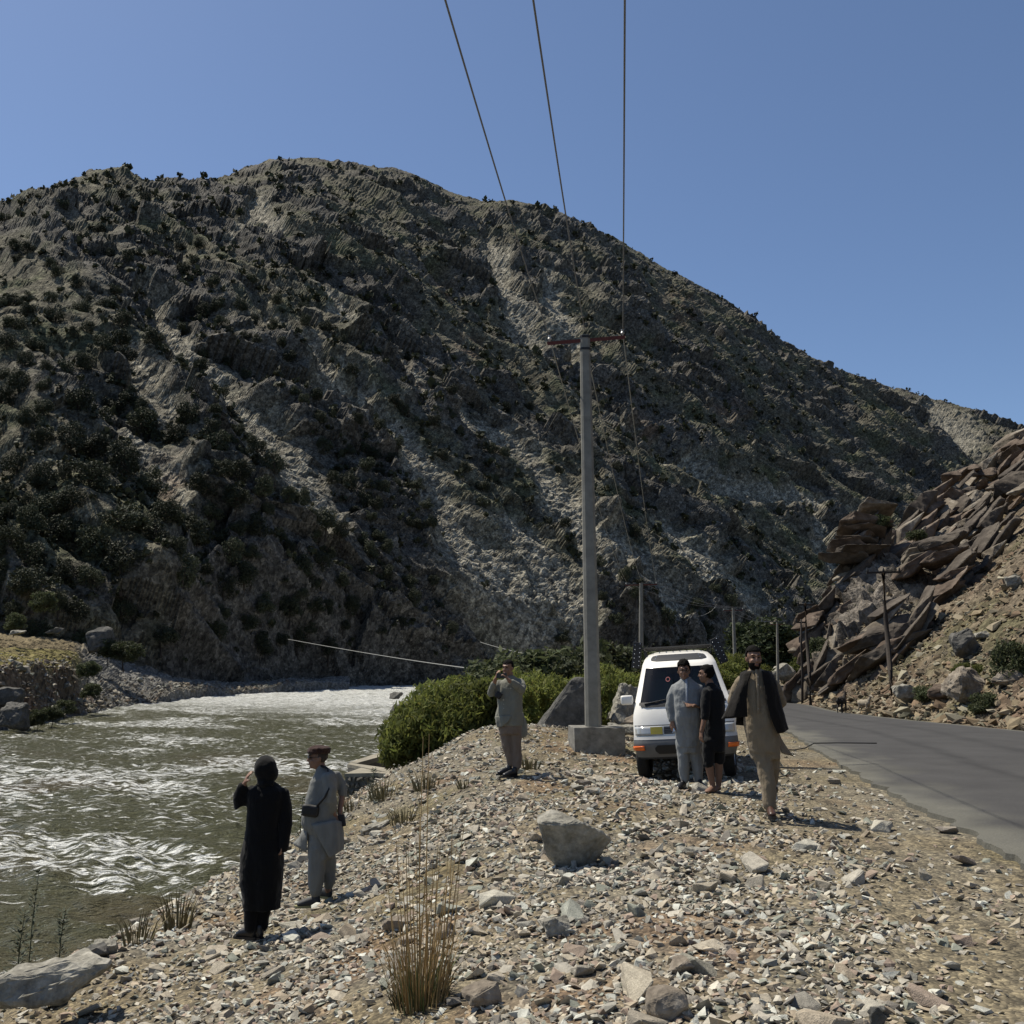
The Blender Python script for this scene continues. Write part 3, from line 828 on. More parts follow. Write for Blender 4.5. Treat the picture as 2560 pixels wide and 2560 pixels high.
B(1000, 2176, 8.2, (.30, .15, .13), 7, M_boulder_tan, 'long tan rock behind the reed stalks', (.05, -.15, .35), n=16, ground=gz)
B(1120, 2262, 7.3, (.24, .13, .11), 8, M_boulder_tan, 'elongated tan rock right of the reed stalks', (.05, -.35, .3), n=14, ground=gz)
B(1470, 2080, 9.9, (.42, .28, .16), 9, M_boulder_pale, 'greenish pale rock just behind the split boulder', (.15, .1, .7), n=14, ground=gz)
B(95, 2475, 7.8, (1.3, .6, .34), 10, M_boulder_pale, 'long pale slab of rock at the water side, lower left corner', (.05, -.14, .32), n=26, rough=.04, sink=.36, subdiv=3)
B(20, 2530, 7.0, (.55, .4, .3), 11, M_boulder_dark, 'dark grey rock under the long pale slab', (0, 0, .4), ground=gz)
B(225, 2405, 9.4, (.36, .22, .16), 12, M_boulder_dark, 'flat grey rock above the pale slab end', (0, -.2, .6), ground=gz)
B(260, 2382, 9.6, (.27, .2, .16), 13, M_boulder_pale, 'small white rock on the bank brow by the water', (.2, 0, .2), ground=gz)
B(1060, 2400, 6.1, (.2, .15, .12), 14, M_boulder_pale, 'pale angular rock behind the reed base', (.1, .1, 1.2), ground=gz)
B(1700, 2420, 5.5, (.16, .12, .1), 15, M_boulder_tan, 'flat tan stone behind the smooth rounded boulder', (.2, .1, .4), ground=gz)
B(2190, 2525, 4.55, (.10, .08, .15), 16, M_boulder_dark, 'upright pointed grey stone in the lower right gravel', (.05, .1, .4), n=9, ground=gz)
B(1730, 2128, 9.2, (.32, .2, .09), 17, M_boulder_pale, 'flat pale stone in the middle of the gravel', (.05, .02, .4), ground=gz)
B(1390, 2310, 6.7, (.22, .16, .14), 18, M_boulder_pale, 'pale lumpy rock below the split boulder', (.1, .1, .2), ground=gz)
B(940, 2040, 15.6, (.55, .25, .12), 19, M_boulder_pale, 'pale slab on the bank slope below the masonry wall', (.1, -.3, .5), ground=gz)
# behind the pole
_pts = [(-.85, -.3, -.7), (.75, -.35, -.7), (-.8, .4, -.7), (.8, .4, -.7), (-.55, -.2, -.2), (-.05, -.3, .25), (.02, -.2, .62), (.22, -.15, .70), (.7, -.25, .66), (.72, .3, .6), (.1, .3, .6), (-.5, .3, -.2), (-.9, 0, -.55)]
B(1425, 1838, 24.0, (1.7, .8, 1.45), 21, M_boulder_dark, 'tall dark boulder with a sloping edge behind the concrete pole', pts=_pts, sink=.04, subdiv=3, rough=.02)
B(1556, 1818, 24.5, (1.7, 1.2, 1.35), 22, M_boulder_pale, 'big pale sloping boulder left of the van', (0, -.45, .3), n=15, sink=.2, subdiv=3)
B(1600, 1830, 23.2, (.9, .6, .62), 23, M_boulder_tan, 'brown cracked boulder beside the van', (.1, -.5, .4), n=14)
B(1565, 1838, 22.4, (.95, .5, .36), 24, M_boulder_pale, 'low grey boulder between pole and van', (0, .1, .2), n=14)
B(1528, 1842, 22.0, (.4, .3, .3), 25, M_boulder_pale, 'small pale rock right of the pole base', n=12)
B(1585, 1712, 40, (1.5, 1, .7), 26, M_boulder_red, 'reddish boulder behind the van mirror', n=14)
# far boulder by the bend
B(1955, 1702, 122, (4.2, 3, 2.6), 27, M_boulder_pale, 'white boulder at the bend of the road', n=16)
# foot of the hillside
B(2276, 1758, hill_D(2276, 1758), (1.6, 1.1, .95), 31, M_boulder_pale, 'white rock at the foot of the near wooden pole', n=16)
B(2360, 1752, hill_D(2360, 1752), (1.7, 1.1, .8), 32, M_boulder_red, 'red brown boulder right of the white rock', n=16)
B(2430, 1745, hill_D(2430, 1745), (2.5, 1.6, 1.5), 33, M_boulder_tan, 'large tan boulder at the foot of the hillside', (0, -.15, .2), n=18, subdiv=3)
B(2525, 1712, hill_D(2525, 1712), (1.5, 1.1, .8), 34, M_boulder_tan, 'tan boulder at the right edge of the picture', (0, 0, .5), n=16)
B(2408, 1655, hill_D(2408, 1655), (1.8, 1.2, 1.7), 35, M_boulder_dark, 'dark upright boulder half buried in the hillside', (0, -.3, .4), n=14)
B(2535, 1470, hill_D(2535, 1470), (1.6, .8, .8), 36, M_boulder_pale, 'pale block lying high on the hillside at the right edge', (.2, -.3, .3), n=12)
B(2460, 1600, hill_D(2460, 1600), (.9, .6, .5), 37, M_boulder_pale, 'small pale rock on top of the dark upright boulder slope', n=12)
B(2120, 1690, 58, (2.0, 1.2, 1.2), 38, M_boulder_red, 'reddish block at the foot of the outcrop by the goats', (0, -.3, .3), n=14)
# far bank and river
B(20, 1825, 63, (2.7, 2.0, 2.2), 41, M_boulder_dark, 'big grey boulder at the far shore, left picture edge', n=18, subdiv=3)
B(15, 1768, 66, (3.0, 2, 1.6), 42, M_boulder_dark, 'grey boulder above the big shore boulder', n=18)
B(75, 1815, 66, (1.0, .8, .7), 43, M_boulder_dark, 'low dark boulder on the far shoreline', n=14)
B(145, 1790, 74, (1.5, 1.2, 1.0), 44, M_boulder_pale, 'pale boulder at the foot of the grassy terrace', n=14)
B(250, 1625, 112, (4.5, 3, 3), 45, M_boulder_dark, 'dark boulder on the reddish talus beyond the terrace', (0, -.3, .2), n=14)
B(135, 1585, 92, (2, 1.2, .9), 46, M_boulder_dark, 'dark flat rock on the grassy terrace', n=14)
B(40, 1590, 88, (2.0, 1.2, .7), 47, M_boulder_pale, 'pale flat rock on the grassy terrace', n=14)
B(992, 1782, 78, (1.4, 1.1, .9), 48, M_boulder_dark, 'dark wet rock in the river by the bushes', n=14, sink=.2)
B(990, 1743, 112, (2.0, 1.4, .9), 49, M_boulder_dark, 'dark rock awash in the white rapids', n=14, sink=.25)

# layered outcrop above the road: tilted slabs, each one a piece of it
outcrop = empty('rock_outcrop', (22, 60, 2))
tag(outcrop, 'layered rock outcrop with tilted slabs beside the road bend', 'rock outcrop')
M_slab_tan = stone_mat('tan_slab', [(.13, .105, .078), (.25, .21, .16), (.42, .38, .31)], 2.2, False, 1.0)
M_slab_dark = stone_mat('dark_slab', [(.075, .06, .048), (.12, .10, .08), (.17, .145, .115)], 2.2, False, 1.0)
slab_meshes = []
for i in range(12):
    bm = boulder_bm(140 + i, (1, random.uniform(.5, .8), random.uniform(.26, .48)), 11 + i % 5, .022, 3, .95)
    me = bpy.data.meshes.new('rock_slab'); bm.to_mesh(me); bm.free()
    me.materials.append([M_boulder_red, M_slab_tan, M_slab_dark][i % 3]); slab_meshes.append(me)
outcrop.rotation_euler = (0, 0, 0)
rs = random.Random(5)
def slab(px, py, D, L, k=None, tilt=(-.55, -.32), yaw=.3, thick=1.0, deep=1.0):
    p = at(px, py, D) - outcrop.location
    o = link('rock_slab', slab_meshes[(k if k is not None else rs.randrange(12)) % 12], outcrop)
    o.scale = (L, L * deep, L * thick)
    o.location = p
    o.rotation_euler = (tilt[1] + rs.gauss(0, .12), tilt[0] + rs.gauss(0, .1), yaw + rs.gauss(0, .2))
    return o
OUTLINE = [(2010, 1600, 1740), (2040, 1525, 1735), (2075, 1480, 1745), (2110, 1440, 1755), (2135, 1325, 1750), (2180, 1318, 1740), (2230, 1335, 1715), (2280, 1290, 1660), (2330, 1245, 1610), (2380, 1190, 1560), (2430, 1160, 1470), (2490, 1140, 1390), (2530, 1085, 1300), (2570, 1060, 1200)]
ox = [a for a, b, c in OUTLINE]; ot = [b for a, b, c in OUTLINE]; ob = [c for a, b, c in OUTLINE]
def crest_D(px):
    s = (px - 1280) / FPX * .985; X = s * (63 - 18 * 1.07) / (1 - 1.07 * s); return 63 + (X - 18) * 1.07
cnt = 0
for px in range(2015, 2575, 26):
    top = np.interp(px, ox, ot); bot = np.interp(px, ox, ob)
    py = top + 14
    while py < bot:
        q = (py - top) / max(40, bot - top)
        Dc = crest_D(px)
        Dfoot = np.interp(px, [2010, 2200, 2340, 2480, 2570], [61, 55, 53, 60, 66])
        D = Dc + (Dfoot - Dc) * q ** 1.1 + .6
        L = rs.uniform(1.6, 4.0) * (1.0 if px < 2350 else .8) * D / 60
        slab(px + rs.uniform(-12, 12), py + rs.uniform(-10, 10), D + rs.uniform(-.5, .6), L, deep=rs.uniform(.8, 1.2), thick=rs.uniform(.8, 1.3))
        py += rs.uniform(22, 44) * 60 / D
        cnt += 1
# the big bright slabs in front, bedded one over the other
for (px, py, D, L, t) in [(2225, 1660, 54, 6.0, -.45), (2180, 1600, 54.8, 5.0, -.42), (2270, 1590, 54, 4.6, -.72), (2130, 1690, 57, 4.2, -.6), (2125, 1400, 66, 4.6, .1), (2155, 1335, 68, 4.4, .06), (2290, 1420, 62, 4.6, -.5), (2345, 1400, 61, 4, -.35), (2055, 1660, 61.5, 3.6, -1.2), (2085, 1705, 60.5, 3.4, -1.25), (2370, 1480, 58, 4, -.6)]:
    for j in range(4):
        slab(px + 9 * j + rs.uniform(-14, 14), py - 22 * j * 55 / D + rs.uniform(-6, 6), D + .35 * j, L * (1 - .07 * j) * rs.uniform(.8, 1.1), None, (t, -.3), .3, .55, 1.0)
# ================================================================== vegetation
def leaf_mat(name, col, trans=0.25, vary=.35, tcol=None):
    m, nt, b = new_mat(name)
    a = nt.nodes.new('ShaderNodeAttribute'); a.attribute_name = 'Col'
    oi = nt.nodes.new('ShaderNodeObjectInfo')
    col = tuple(c * ALB for c in col)
    r = ramp(nt, oi.outputs['Random'], [(0, tuple(c * (1 - vary) for c in col)), (1, tuple(c * (1 + vary) for c in col))])
    c = mulcol(nt, a.outputs['Color'], r.outputs['Color'])
    nt.links.new(c, b.inputs['Base Color'])
    b.inputs['Roughness'].default_value = .75
    b.inputs['Specular IOR Level'].default_value = .25
    if trans:
        t = nt.nodes.new('ShaderNodeBsdfTranslucent'); mx = nt.nodes.new('ShaderNodeMixShader')
        nt.links.new(c, t.inputs['Color']); mx.inputs['Fac'].default_value = trans
        out = nt.nodes['Material Output']
        nt.links.new(b.outputs[0], mx.inputs[1]); nt.links.new(t.outputs[0], mx.inputs[2])
        nt.links.new(mx.outputs[0], out.inputs['Surface'])
    return m
M_juniper = leaf_mat('juniper_foliage', (.066, .076, .042), .1)
M_scrub = leaf_mat('scrub_foliage', (.060, .066, .034), .12)
M_willow = leaf_mat('willow_foliage', (.235, .265, .070), .5, .4)
M_greybush = leaf_mat('grey_green_foliage', (.105, .125, .058), .35)
M_tree = leaf_mat('broadleaf_foliage', (.045, .062, .026), .25)
M_bark = plain_mat('bark', (.075, .058, .045), .95, vary=.4, scale=14, bstr=.5)

def leaf_cloud(seed, n, blobs, size, shell=.55, aspect=1.8, up=0.0):
    """leaf shaped faces filling a set of ellipsoids: (cx,cy,cz,rx,ry,rz)"""
    rs = np.random.default_rng(seed)
    B = np.array(blobs, float)
    wgt = (B[:, 3] * B[:, 4] * B[:, 5]) ** .67; wgt /= wgt.sum()
    k = rs.choice(len(B), n, p=wgt)
    d = rs.normal(size=(n, 3)); d /= np.linalg.norm(d, axis=1, keepdims=True)
    r = (shell + (1 - shell) * rs.uniform(0, 1, n) ** .7)
    r = np.where(rs.uniform(0, 1, n) < .22, rs.uniform(.3, 1.12, n), r)
    pos = B[k, :3] + d * B[k, 3:] * r[:, None]
    # facing: outward with scatter
    nr = d + rs.normal(0, .75, (n, 3)); nr /= np.linalg.norm(nr, axis=1, keepdims=True)
    t = np.cross(nr, rs.normal(size=(n, 3)))
    t[:, 2] += up * np.abs(rs.normal(size=n)); t /= np.linalg.norm(t, axis=1, keepdims=True)
    b = np.cross(nr, t)
    s = size * np.exp(rs.normal(0, .3, n))[:, None]
    L = t * s * aspect * .5; W = b * s * .5
    v = np.stack([pos - L, pos + W * .9 - L * .1, pos + L, pos - W * .9 - L * .1], 1)
    f = np.arange(n * 4).reshape(n, 4)
    c = np.repeat((.65 + .7 * rs.uniform(0, 1, n))[:, None] * np.array([1, 1, 1]) + rs.normal(0, .06, (n, 3)) * np.array([1, .5, 1]), 4, 0)
    return v.reshape(-1, 3), f, c
def dome_blobs(seed, w, h, n=11, base=0.08):
    rs = np.random.default_rng(seed)
    out = [(0, 0, h * .42, w * .36, w * .36, h * .40)]
    for i in range(n):
        a = rs.uniform(0, 6.28); e = rs.uniform(base, 1.0)
        rr = w * .36 * math.sqrt(max(0, 1 - (e - .25) ** 2 / .75)) * rs.uniform(.75, 1.1)
        q = rs.uniform(.13, .22) * w
        out.append((rr * math.cos(a), rr * math.sin(a), h * (.14 + .72 * e), q, q, q * rs.uniform(.8, 1.15)))
    return out
def tube_bm(bm, pts, radii, seg=6):
    rings = []
    for i, p in enumerate(pts):
        p = Vector(p)
        d = (Vector(pts[min(i + 1, len(pts) - 1)]) - Vector(pts[max(i - 1, 0)])).normalized()
        q = d.to_track_quat('Z', 'Y')
        rings.append([bm.verts.new(p + q @ Vector((math.cos(2 * math.pi * k / seg) * radii[i], math.sin(2 * math.pi * k / seg) * radii[i], 0))) for k in range(seg)])
    for a, b in zip(rings[:-1], rings[1:]):
        for k in range(seg): bm.faces.new((a[k], a[(k + 1) % seg], b[(k + 1) % seg], b[k]))
    bm.faces.new(rings[0][::-1]); bm.faces.new(rings[-1])
    return bm
def trunk_mesh(seed, h, r, limbs=4):
    rs = random.Random(seed); bm = bmesh.new()
    tube_bm(bm, [(0, 0, -.4), (rs.uniform(-.1, .1) * h, 0, h * .3), (rs.uniform(-.15, .15) * h, rs.uniform(-.1, .1) * h, h * .75)], [r, r * .75, r * .25])
    for i in range(limbs):
        a = rs.uniform(0, 6.28); z = h * rs.uniform(.1, .35)
        tube_bm(bm, [(0, 0, z), (math.cos(a) * h * .2, math.sin(a) * h * .2, z + h * .15), (math.cos(a) * h * .36, math.sin(a) * h * .36, z + h * .35)], [r * .5, r * .35, r * .1], 5)
    me = bpy.data.meshes.new('trunk'); bm.to_mesh(me); bm.free(); me.materials.append(M_bark); return me
JUN = []
for i in range(9):
    w = 1.0; h = .78 + .06 * (i % 5)
    v, f, c = leaf_cloud(600 + i, 3400, dome_blobs(610 + i, w, h, 12 + i % 4), .034, .62, 1.5)
    me = np_mesh('crown', v, f, c); me.materials.append(M_juniper)
    JUN.append((me, trunk_mesh(630 + i, h, .045)))

def tree_density(px, py):
    g = lambda x, y, a, b: np.exp(-((px - x) / a) ** 2 - ((py - y) / b) ** 2)
    d = .16 + 2.6 * g(250, 1130, 300, 260) + 2.4 * g(120, 1400, 230, 190) + 1.6 * g(640, 1230, 130, 130) + 1.3 * g(880, 1260, 180, 130) + 1.5 * g(560, 1330, 150, 90)
    d = d + .9 * g(300, 470, 260, 60) + 1.0 * g(480, 620, 160, 130) + .9 * g(740, 780, 200, 120) + .8 * g(950, 1150, 200, 90) + .8 * g(1180, 1480, 160, 90)
    d = d + .6 * g(1700, 960, 300, 120) + .7 * g(1450, 1300, 180, 120) + .6 * g(1750, 1530, 200, 90) + .8 * g(330, 1500, 120, 90) + .9 * g(800, 1560, 150, 70) + .5 * g(1300, 740, 260, 160)
    return d * (1 - np.clip((py - 1610) / 60, 0, 1))
tp, tpy = project(MT_P[..., 0], MT_P[..., 1], MT_P[..., 2])
al_, ac_ = slope_frame(MT_P[..., 0], MT_P[..., 1], MT_P[..., 2])
band = sstep(-.25, .35, fbm(ac_ / 14, al_ / 60, 3, 711))
wt = tree_density(tp, tpy) * (.25 + band) * (1 - np.clip(MT_SC * 2.5, 0, 1)) * (MT_T > .012) * (MT_T < .998) * (tp > -120) * (tp < 2640)
wt = wt.ravel() / wt.sum()
rs_t = np.random.default_rng(71)
cand = rs_t.choice(wt.size, 6000, replace=False, p=wt)
PP = MT_P.reshape(-1, 3)
chosen = []
cell = {}
for ci in cand:
    p = PP[ci]; x, y = tp.ravel()[ci], tpy.ravel()[ci]
    near = math.exp(-((x - 280) / 480) ** 2 - ((y - 1250) / 420) ** 2)
    D = p[1]
    w = rs_t.uniform(2.6, 4.2) + near * rs_t.uniform(1.0, 3.2)
    if rs_t.uniform() < .35 * (1 - near): w *= .6
    key = (int(x // 40), int(y // 40)); bad = False
    rpx = w / D * FPX * .36
    for dx in (-2, -1, 0, 1, 2):
        for dy in (-2, -1, 0, 1, 2):
            for (xx, yy, rr) in cell.get((key[0] + dx, key[1] + dy), ()):
                if (xx - x) ** 2 + (yy - y) ** 2 < (1.0 * (rr + rpx)) ** 2: bad = True
    if bad: continue
    cell.setdefault(key, []).append((x, y, rpx))
    chosen.append((w / D, w, p, x, y))
    if len(chosen) >= 1500: break
chosen.sort(key=lambda t: -t[0])
CH_NAMES = ['the long main scree chute', 'the wide middle scree chute', 'the thin pinkish chute', 'the grey chute left of the crossarm', 'the short left chute', 'the pale patch at lower left', 'the short upper middle chute', 'the narrow middle chute', 'the pale patch near the summit', 'the bright chute behind the van', 'the long ledge right of the pole', 'the chute just left of the pole', 'the low scree left of the pole foot', 'the small chute right of the pole', 'the scree at the bend', 'the pale patch below the skyline', 'the scree behind the second pole']
def region_label(x, y, w):
    best = min(((x - a) ** 2 + (y - b) ** 2, k, a) for k, ln in enumerate(SCREE) for a, b, _ in ln)
    size = 'large' if w > 5.2 else ('small' if w < 3.2 else 'midsize')
    side = 'left' if x < best[2] else 'right'
    lab = '%s juniper tree %s of %s' % (size, side, CH_NAMES[best[1]])
    if y < 560: lab = '%s dark juniper tree near the skyline %s' % (size, 'on the left summit' if x < 480 else ('on the main summit' if x < 1100 else 'on the right ridge'))
    elif x < 420 and y > 1330: lab = '%s dark juniper tree in the thicket above the grassy terrace' % size
    elif best[0] > 150 ** 2: lab = '%s juniper tree on rock far %s of %s' % (size, side, CH_NAMES[best[1]])
    return lab, 'junipers on the mountain: ' + lab
for i, (ang, w, p, x, y) in enumerate(chosen[:300]):
    o = empty('juniper_tree', (p[0], p[1], p[2] - .12 * w), random.uniform(0, 6.28))
    sx = w * random.uniform(.9, 1.15); o.scale = (sx, sx, w * random.uniform(.85, 1.2))
    lb, gr = region_label(x, y, w)
    tag(o, lb, 'tree', gr)
    cm, tm = JUN[i % 9]
    link('crown', cm, o); link('trunk', tm, o)
# the rest of the scrub, too small to tell apart
small = [leaf_cloud(680 + i, 26, dome_blobs(690 + i, 1, .8, 4), .34, .6, 1.3) for i in range(6)]
V, F, C = [], [], []; off = 0
extra = rs_t.choice(wt.size, 2200, replace=False, p=(lambda q: q / q.sum())((.22 + tree_density(tp, tpy).ravel() * .2) * (MT_T.ravel() > .01) * (MT_T.ravel() < .999) * (1 - np.clip(MT_SC.ravel() * 1.6, 0, .97)) * (.2 + band.ravel())))
items = [(t[1], t[2]) for t in chosen[300:]] + [(rs_t.uniform(.8, 2.0), PP[j]) for j in extra]
for w, p in items:
    bv, bf, bc = small[rs_t.integers(0, 6)]
    a = rs_t.uniform(0, 6.28); ca, sa = math.cos(a), math.sin(a)
    vv = bv * w
    V.append(np.stack([vv[:, 0] * ca - vv[:, 1] * sa, vv[:, 0] * sa + vv[:, 1] * ca, vv[:, 2] - .08 * w], 1) + p)
    F.append(bf + off); off += len(bv); C.append(bc * rs_t.uniform(.6, 1.5))
scr = link('mountain_scrub', np_mesh('mountain_scrub', np.vstack(V), np.vstack(F), np.vstack(C)), None, M_scrub)
tag(scr, 'small dark shrubs scattered over the whole mountain slope', 'shrubs', kind='stuff')
# scrub on the far ridge
wb = (BK_T < .99) * (BK_T > .2) * (1 - np.clip(BK_SC * 2, 0, 1)); wb = wb.ravel() / wb.sum()
V, F, C = [], [], []; off = 0
for j in rs_t.choice(wb.size, 900, replace=False, p=wb):
    bv, bf, bc = small[rs_t.integers(0, 6)]; w = rs_t.uniform(1.5, 4)
    V.append(bv * w + BK_P.reshape(-1, 3)[j]); F.append(bf + off); off += len(bv); C.append(bc)
tag(link('ridge_scrub', np_mesh('ridge_scrub', np.vstack(V), np.vstack(F), np.vstack(C)), None, M_scrub), 'tiny shrubs dotting the far ridge', 'shrubs', kind='stuff')

# willow and tamarisk bushes by the water
def bush_mesh(seed, mat, n=7500, w=1.0, h=1.0, size=.026, up=1.6, aspect=3.0, nb=26):
    bl = dome_blobs(seed + 1, w, h, nb, .02)
    q = random.Random(seed + 2)
    for k in range(26):
        a = q.uniform(0, 6.28); r = w * .42 * math.sqrt(q.uniform(0, 1)); z = h * (.88 - .9 * (r / w) ** 1.6 * 1.4)
        bl.append((r * math.cos(a), r * math.sin(a), z, .035, .035, q.uniform(.10, .2)))
    v, f, c = leaf_cloud(seed, n, bl, size, .5, aspect, up)
    me = np_mesh('foliage', v, f, c); me.materials.append(mat); return me
WIL = [bush_mesh(800 + i * 3, M_willow) for i in range(4)]
GRB = [bush_mesh(830 + i * 3, M_greybush, 4200, size=.04, aspect=2.0, up=.6) for i in range(3)]
BUSH_TR = [trunk_mesh(860 + i, .8, .02, 7) for i in range(3)]
def bush(px, py, D, w, h, mesh, label, group=None, name='bush', cat='bush'):
    p = at(px, py, D); p.z -= .13 * h
    o = empty(name, p, random.uniform(0, 6.28)); o.scale = (w, w, h)
    tag(o, label, cat, group)
    link('foliage', mesh, o); link('stem', BUSH_TR[int(px) % 3], o)
    return o
gw = 'bright green bushes on the river bank'
for i, (px, py, D, w, h) in enumerate([(1035, 1905, 25.5, 1.5, 1.25), (1075, 1900, 25.0, 1.9, 1.5), (1120, 1885, 25.5, 2.0, 1.6), (1185, 1865, 26, 2.0, 1.6), (1075, 1860, 28, 1.9, 1.3), (1130, 1845, 28.5, 2.3, 1.6), (1190, 1830, 29, 2.3, 1.5), (1265, 1835, 26.5, 1.8, 1.4), (1300, 1815, 28, 2.2, 1.5), (1345, 1800, 30, 2.2, 1.4)]):
    bush(px, py, D, w * 1.25, h * 1.2, WIL[i % 4], 'bright green willow bush by the river, ' + ['leftmost of the front row at the masonry wall', 'second from the left in the front row', 'third from the left in the front row', 'front row, beside the phone man', 'left end of the back row over the water', 'second of the back row', 'back row, left of the phone man', 'right beside the man with the phone', 'between the phone man and the dark boulder', 'back row, above the dark boulder'][i], gw)
for i, (px, py, D, w, h) in enumerate([(1530, 1800, 28, 1.5, 1.3), (1560, 1790, 31, 1.8, 1.4), (1500, 1795, 30, 1.7, 1.6)]):
    bush(px, py, D, w * 1.2, h * 1.15, WIL[(i + 1) % 4], 'light green bush between the concrete pole and the van, ' + ['nearest the boulders', 'farthest back', 'closest to the pole'][i], 'light green bushes right of the pole')
for i, (px, py, D, w, h) in enumerate([(1250, 1775, 36, 2.6, 1.9), (1310, 1765, 37, 2.8, 2.1), (1375, 1760, 37, 3.0, 2.1), (1440, 1765, 36, 2.6, 2.2), (1500, 1750, 38, 2.8, 2.3), (1560, 1735, 42, 3.0, 2.0), (1620, 1730, 46, 3, 2.2)]):
    bush(px, py, D, w * 1.2, h * 1.1, GRB[i % 3], 'grey green shrub behind the bright bushes, ' + ['leftmost', 'second from the left', 'left of the pole top of the dark boulder', 'directly left of the concrete pole', 'directly right of the concrete pole', 'left of the van mirror', 'hidden partly by the van'][i], 'grey green shrubs behind the pole')
for i, (px, py, D, w, h, k) in enumerate([(1790, 1715, 70, 4, 2.2, 1), (1850, 1712, 80, 5, 2.8, 0), (1800, 1700, 95, 6, 3, 1), (1740, 1700, 90, 6, 3.4, 2), (1990, 1705, 128, 5, 3.5, 0)]):
    bush(px, py, D, w, h, [WIL[0], WIL[1], GRB[2]][k], ['yellow green bush behind the van roof by the far pole', 'light green bush left of the far white boulder', 'pale green shrub below the far poles', 'grey green shrub behind the van roof rack', 'light green bush at the road bend by the cliff'][i])
# the dark broadleaf tree at the bend
v, f, c = leaf_cloud(880, 5200, dome_blobs(881, 1, 1, 22, .05), .04, .6, 1.5)
tcm = np_mesh('crown', v, f, c); tcm.materials.append(M_tree)
p = at(1905, 1705, 132); o = empty('broadleaf_tree', p); o.scale = (11, 10, 8.2)
tag(o, 'large dark round tree at the bend of the road', 'tree'); link('crown', tcm, o); link('trunk', trunk_mesh(882, .9, .03, 6), o)
p = at(1985, 1700, 150); o = empty('broadleaf_tree', p, 2.0); o.scale = (7, 7, 6)
tag(o, 'smaller dark tree right of the large round tree', 'tree'); link('crown', tcm, o); link('trunk', trunk_mesh(883, .9, .03, 6), o)

# grass, weeds and reeds
M_straw = plain_mat('dry_stalk', (.56, .38, .16), .7, vary=.3, scale=9)
M_drygrass = plain_mat('dry_grass', (.22, .185, .085), .8, vary=.35, scale=20)
M_greengrass = plain_mat('green_blade', (.12, .15, .045), .7, vary=.3, scale=20)
M_weed = plain_mat('weed_leaf', (.045, .06, .028), .8, vary=.3, scale=20)
def blade_arrays(rs, n, r, hmin, hmax, spread, width):
    V, F = [], []
    for i in range(n):
        a = rs.uniform(0, 6.28); q = r * math.sqrt(rs.uniform(0, 1)); h = rs.uniform(hmin, hmax)
        b = Vector((math.cos(a) * q, math.sin(a) * q, -.02))
        lean = Vector((math.cos(a) * spread * (q / r + .25), math.sin(a) * spread * (q / r + .25), 0)) * rs.uniform(.4, 1.3) * h + Vector((rs.gauss(0, .06), rs.gauss(0, .06), 0)) * h
        sd = Vector((rs.gauss(0, 1), rs.gauss(0, 1), 0)).normalized() * width
        k = len(V)
        m = b + lean * .35 + Vector((0, 0, h * .55)); t = b + lean + Vector((0, 0, h * .97))
        V += [b - sd, b + sd, m + sd * .7, m - sd * .7, t]
        F += [(k, k + 1, k + 2), (k, k + 2, k + 3), (k + 3, k + 2, k + 4)]
    return V, F
def blades(name, seed, n, r, hmin, hmax, spread, width, mat, parent=None):
    V, F = blade_arrays(random.Random(seed), n, r, hmin, hmax, spread, width)
    me = np_mesh(name, np.array([tuple(v) for v in V]), np.array(F))
    return link(name, me, parent, mat)
rc = on_z(1050, 2518, -.30)
reed = empty('reed_clump', (rc.x, rc.y, gz(rc.x, rc.y)))
tag(reed, 'tall clump of dry golden reed stalks in the foreground', 'reeds')
rr = random.Random(4)
tops = [(962, 2130), (985, 2010), (1015, 2105), (1020, 2110), (1048, 1985), (1058, 1842), (1073, 1835), (1042, 2095), (1095, 2120), (1096, 2085), (1102, 2105), (1068, 2130), (1112, 2220), (1133, 2015), (1163, 2045), (1142, 2110), (1130, 2140), (1136, 2300), (990, 2250), (1000, 2310), (1075, 2230), (1082, 2150), (1108, 2240), (1120, 2130), (1150, 2180), (1055, 2280), (1030, 2200), (1092, 2300), (975, 2260), (1125, 2260), (1012, 2290), (1060, 2190), (1116, 2190), (1040, 2330), (1100, 2340), (1070, 2300), (1128, 2350), (985, 2340), (1020, 2350), (1085, 2360), (1145, 2280), (1005, 2180)]
for tx, ty in tops:
    bx = 1050 + (tx - 1060) * .52 + rr.uniform(-16, 16)
    b = at(bx, 2505, rc.y + rr.uniform(-.07, .07)) - reed.location
    b.z = -.02
    t = at(tx, ty, rc.y + rr.uniform(-.09, .09)) - reed.location
    bm = bmesh.new(); r0 = rr.uniform(.0030, .0046)
    mid = b.lerp(t, .5) + Vector((rr.gauss(0, .012), rr.gauss(0, .012), 0))
    tube_bm(bm, [b, b.lerp(mid, .5), mid, mid.lerp(t, .5), t], [r0, r0 * .95, r0 * .85, r0 * .65, r0 * .3], 5)
    bm_obj('stalk', bm, M_straw, reed)
tag(blades('dry_blades', 12, 170, .15, .15, .55, .35, .0035, M_straw, reed), kind='stuff')
tag(blades('green_blades', 13, 90, .16, .12, .42, .5, .004, M_greengrass, reed), kind='stuff')
tag(blades('basal_litter', 14, 110, .14, .06, .2, .8, .004, plain_mat('dark_litter', (.07, .05, .03), .9, vary=.3), reed), kind='stuff')
def tuft(px, py, D, n, r, h, label, mat=M_drygrass, group=None, z=None):
    p = at(px, py, D); zz = gz(p.x, p.y) if z is None else z
    o = blades('grass_tuft', int(px * 7 + py), n, r, h * .45, h, .5, .004 + .0004 * D, mat)
    o.location = (p.x, p.y, zz)
    tag(o, label, 'grass', group); return o
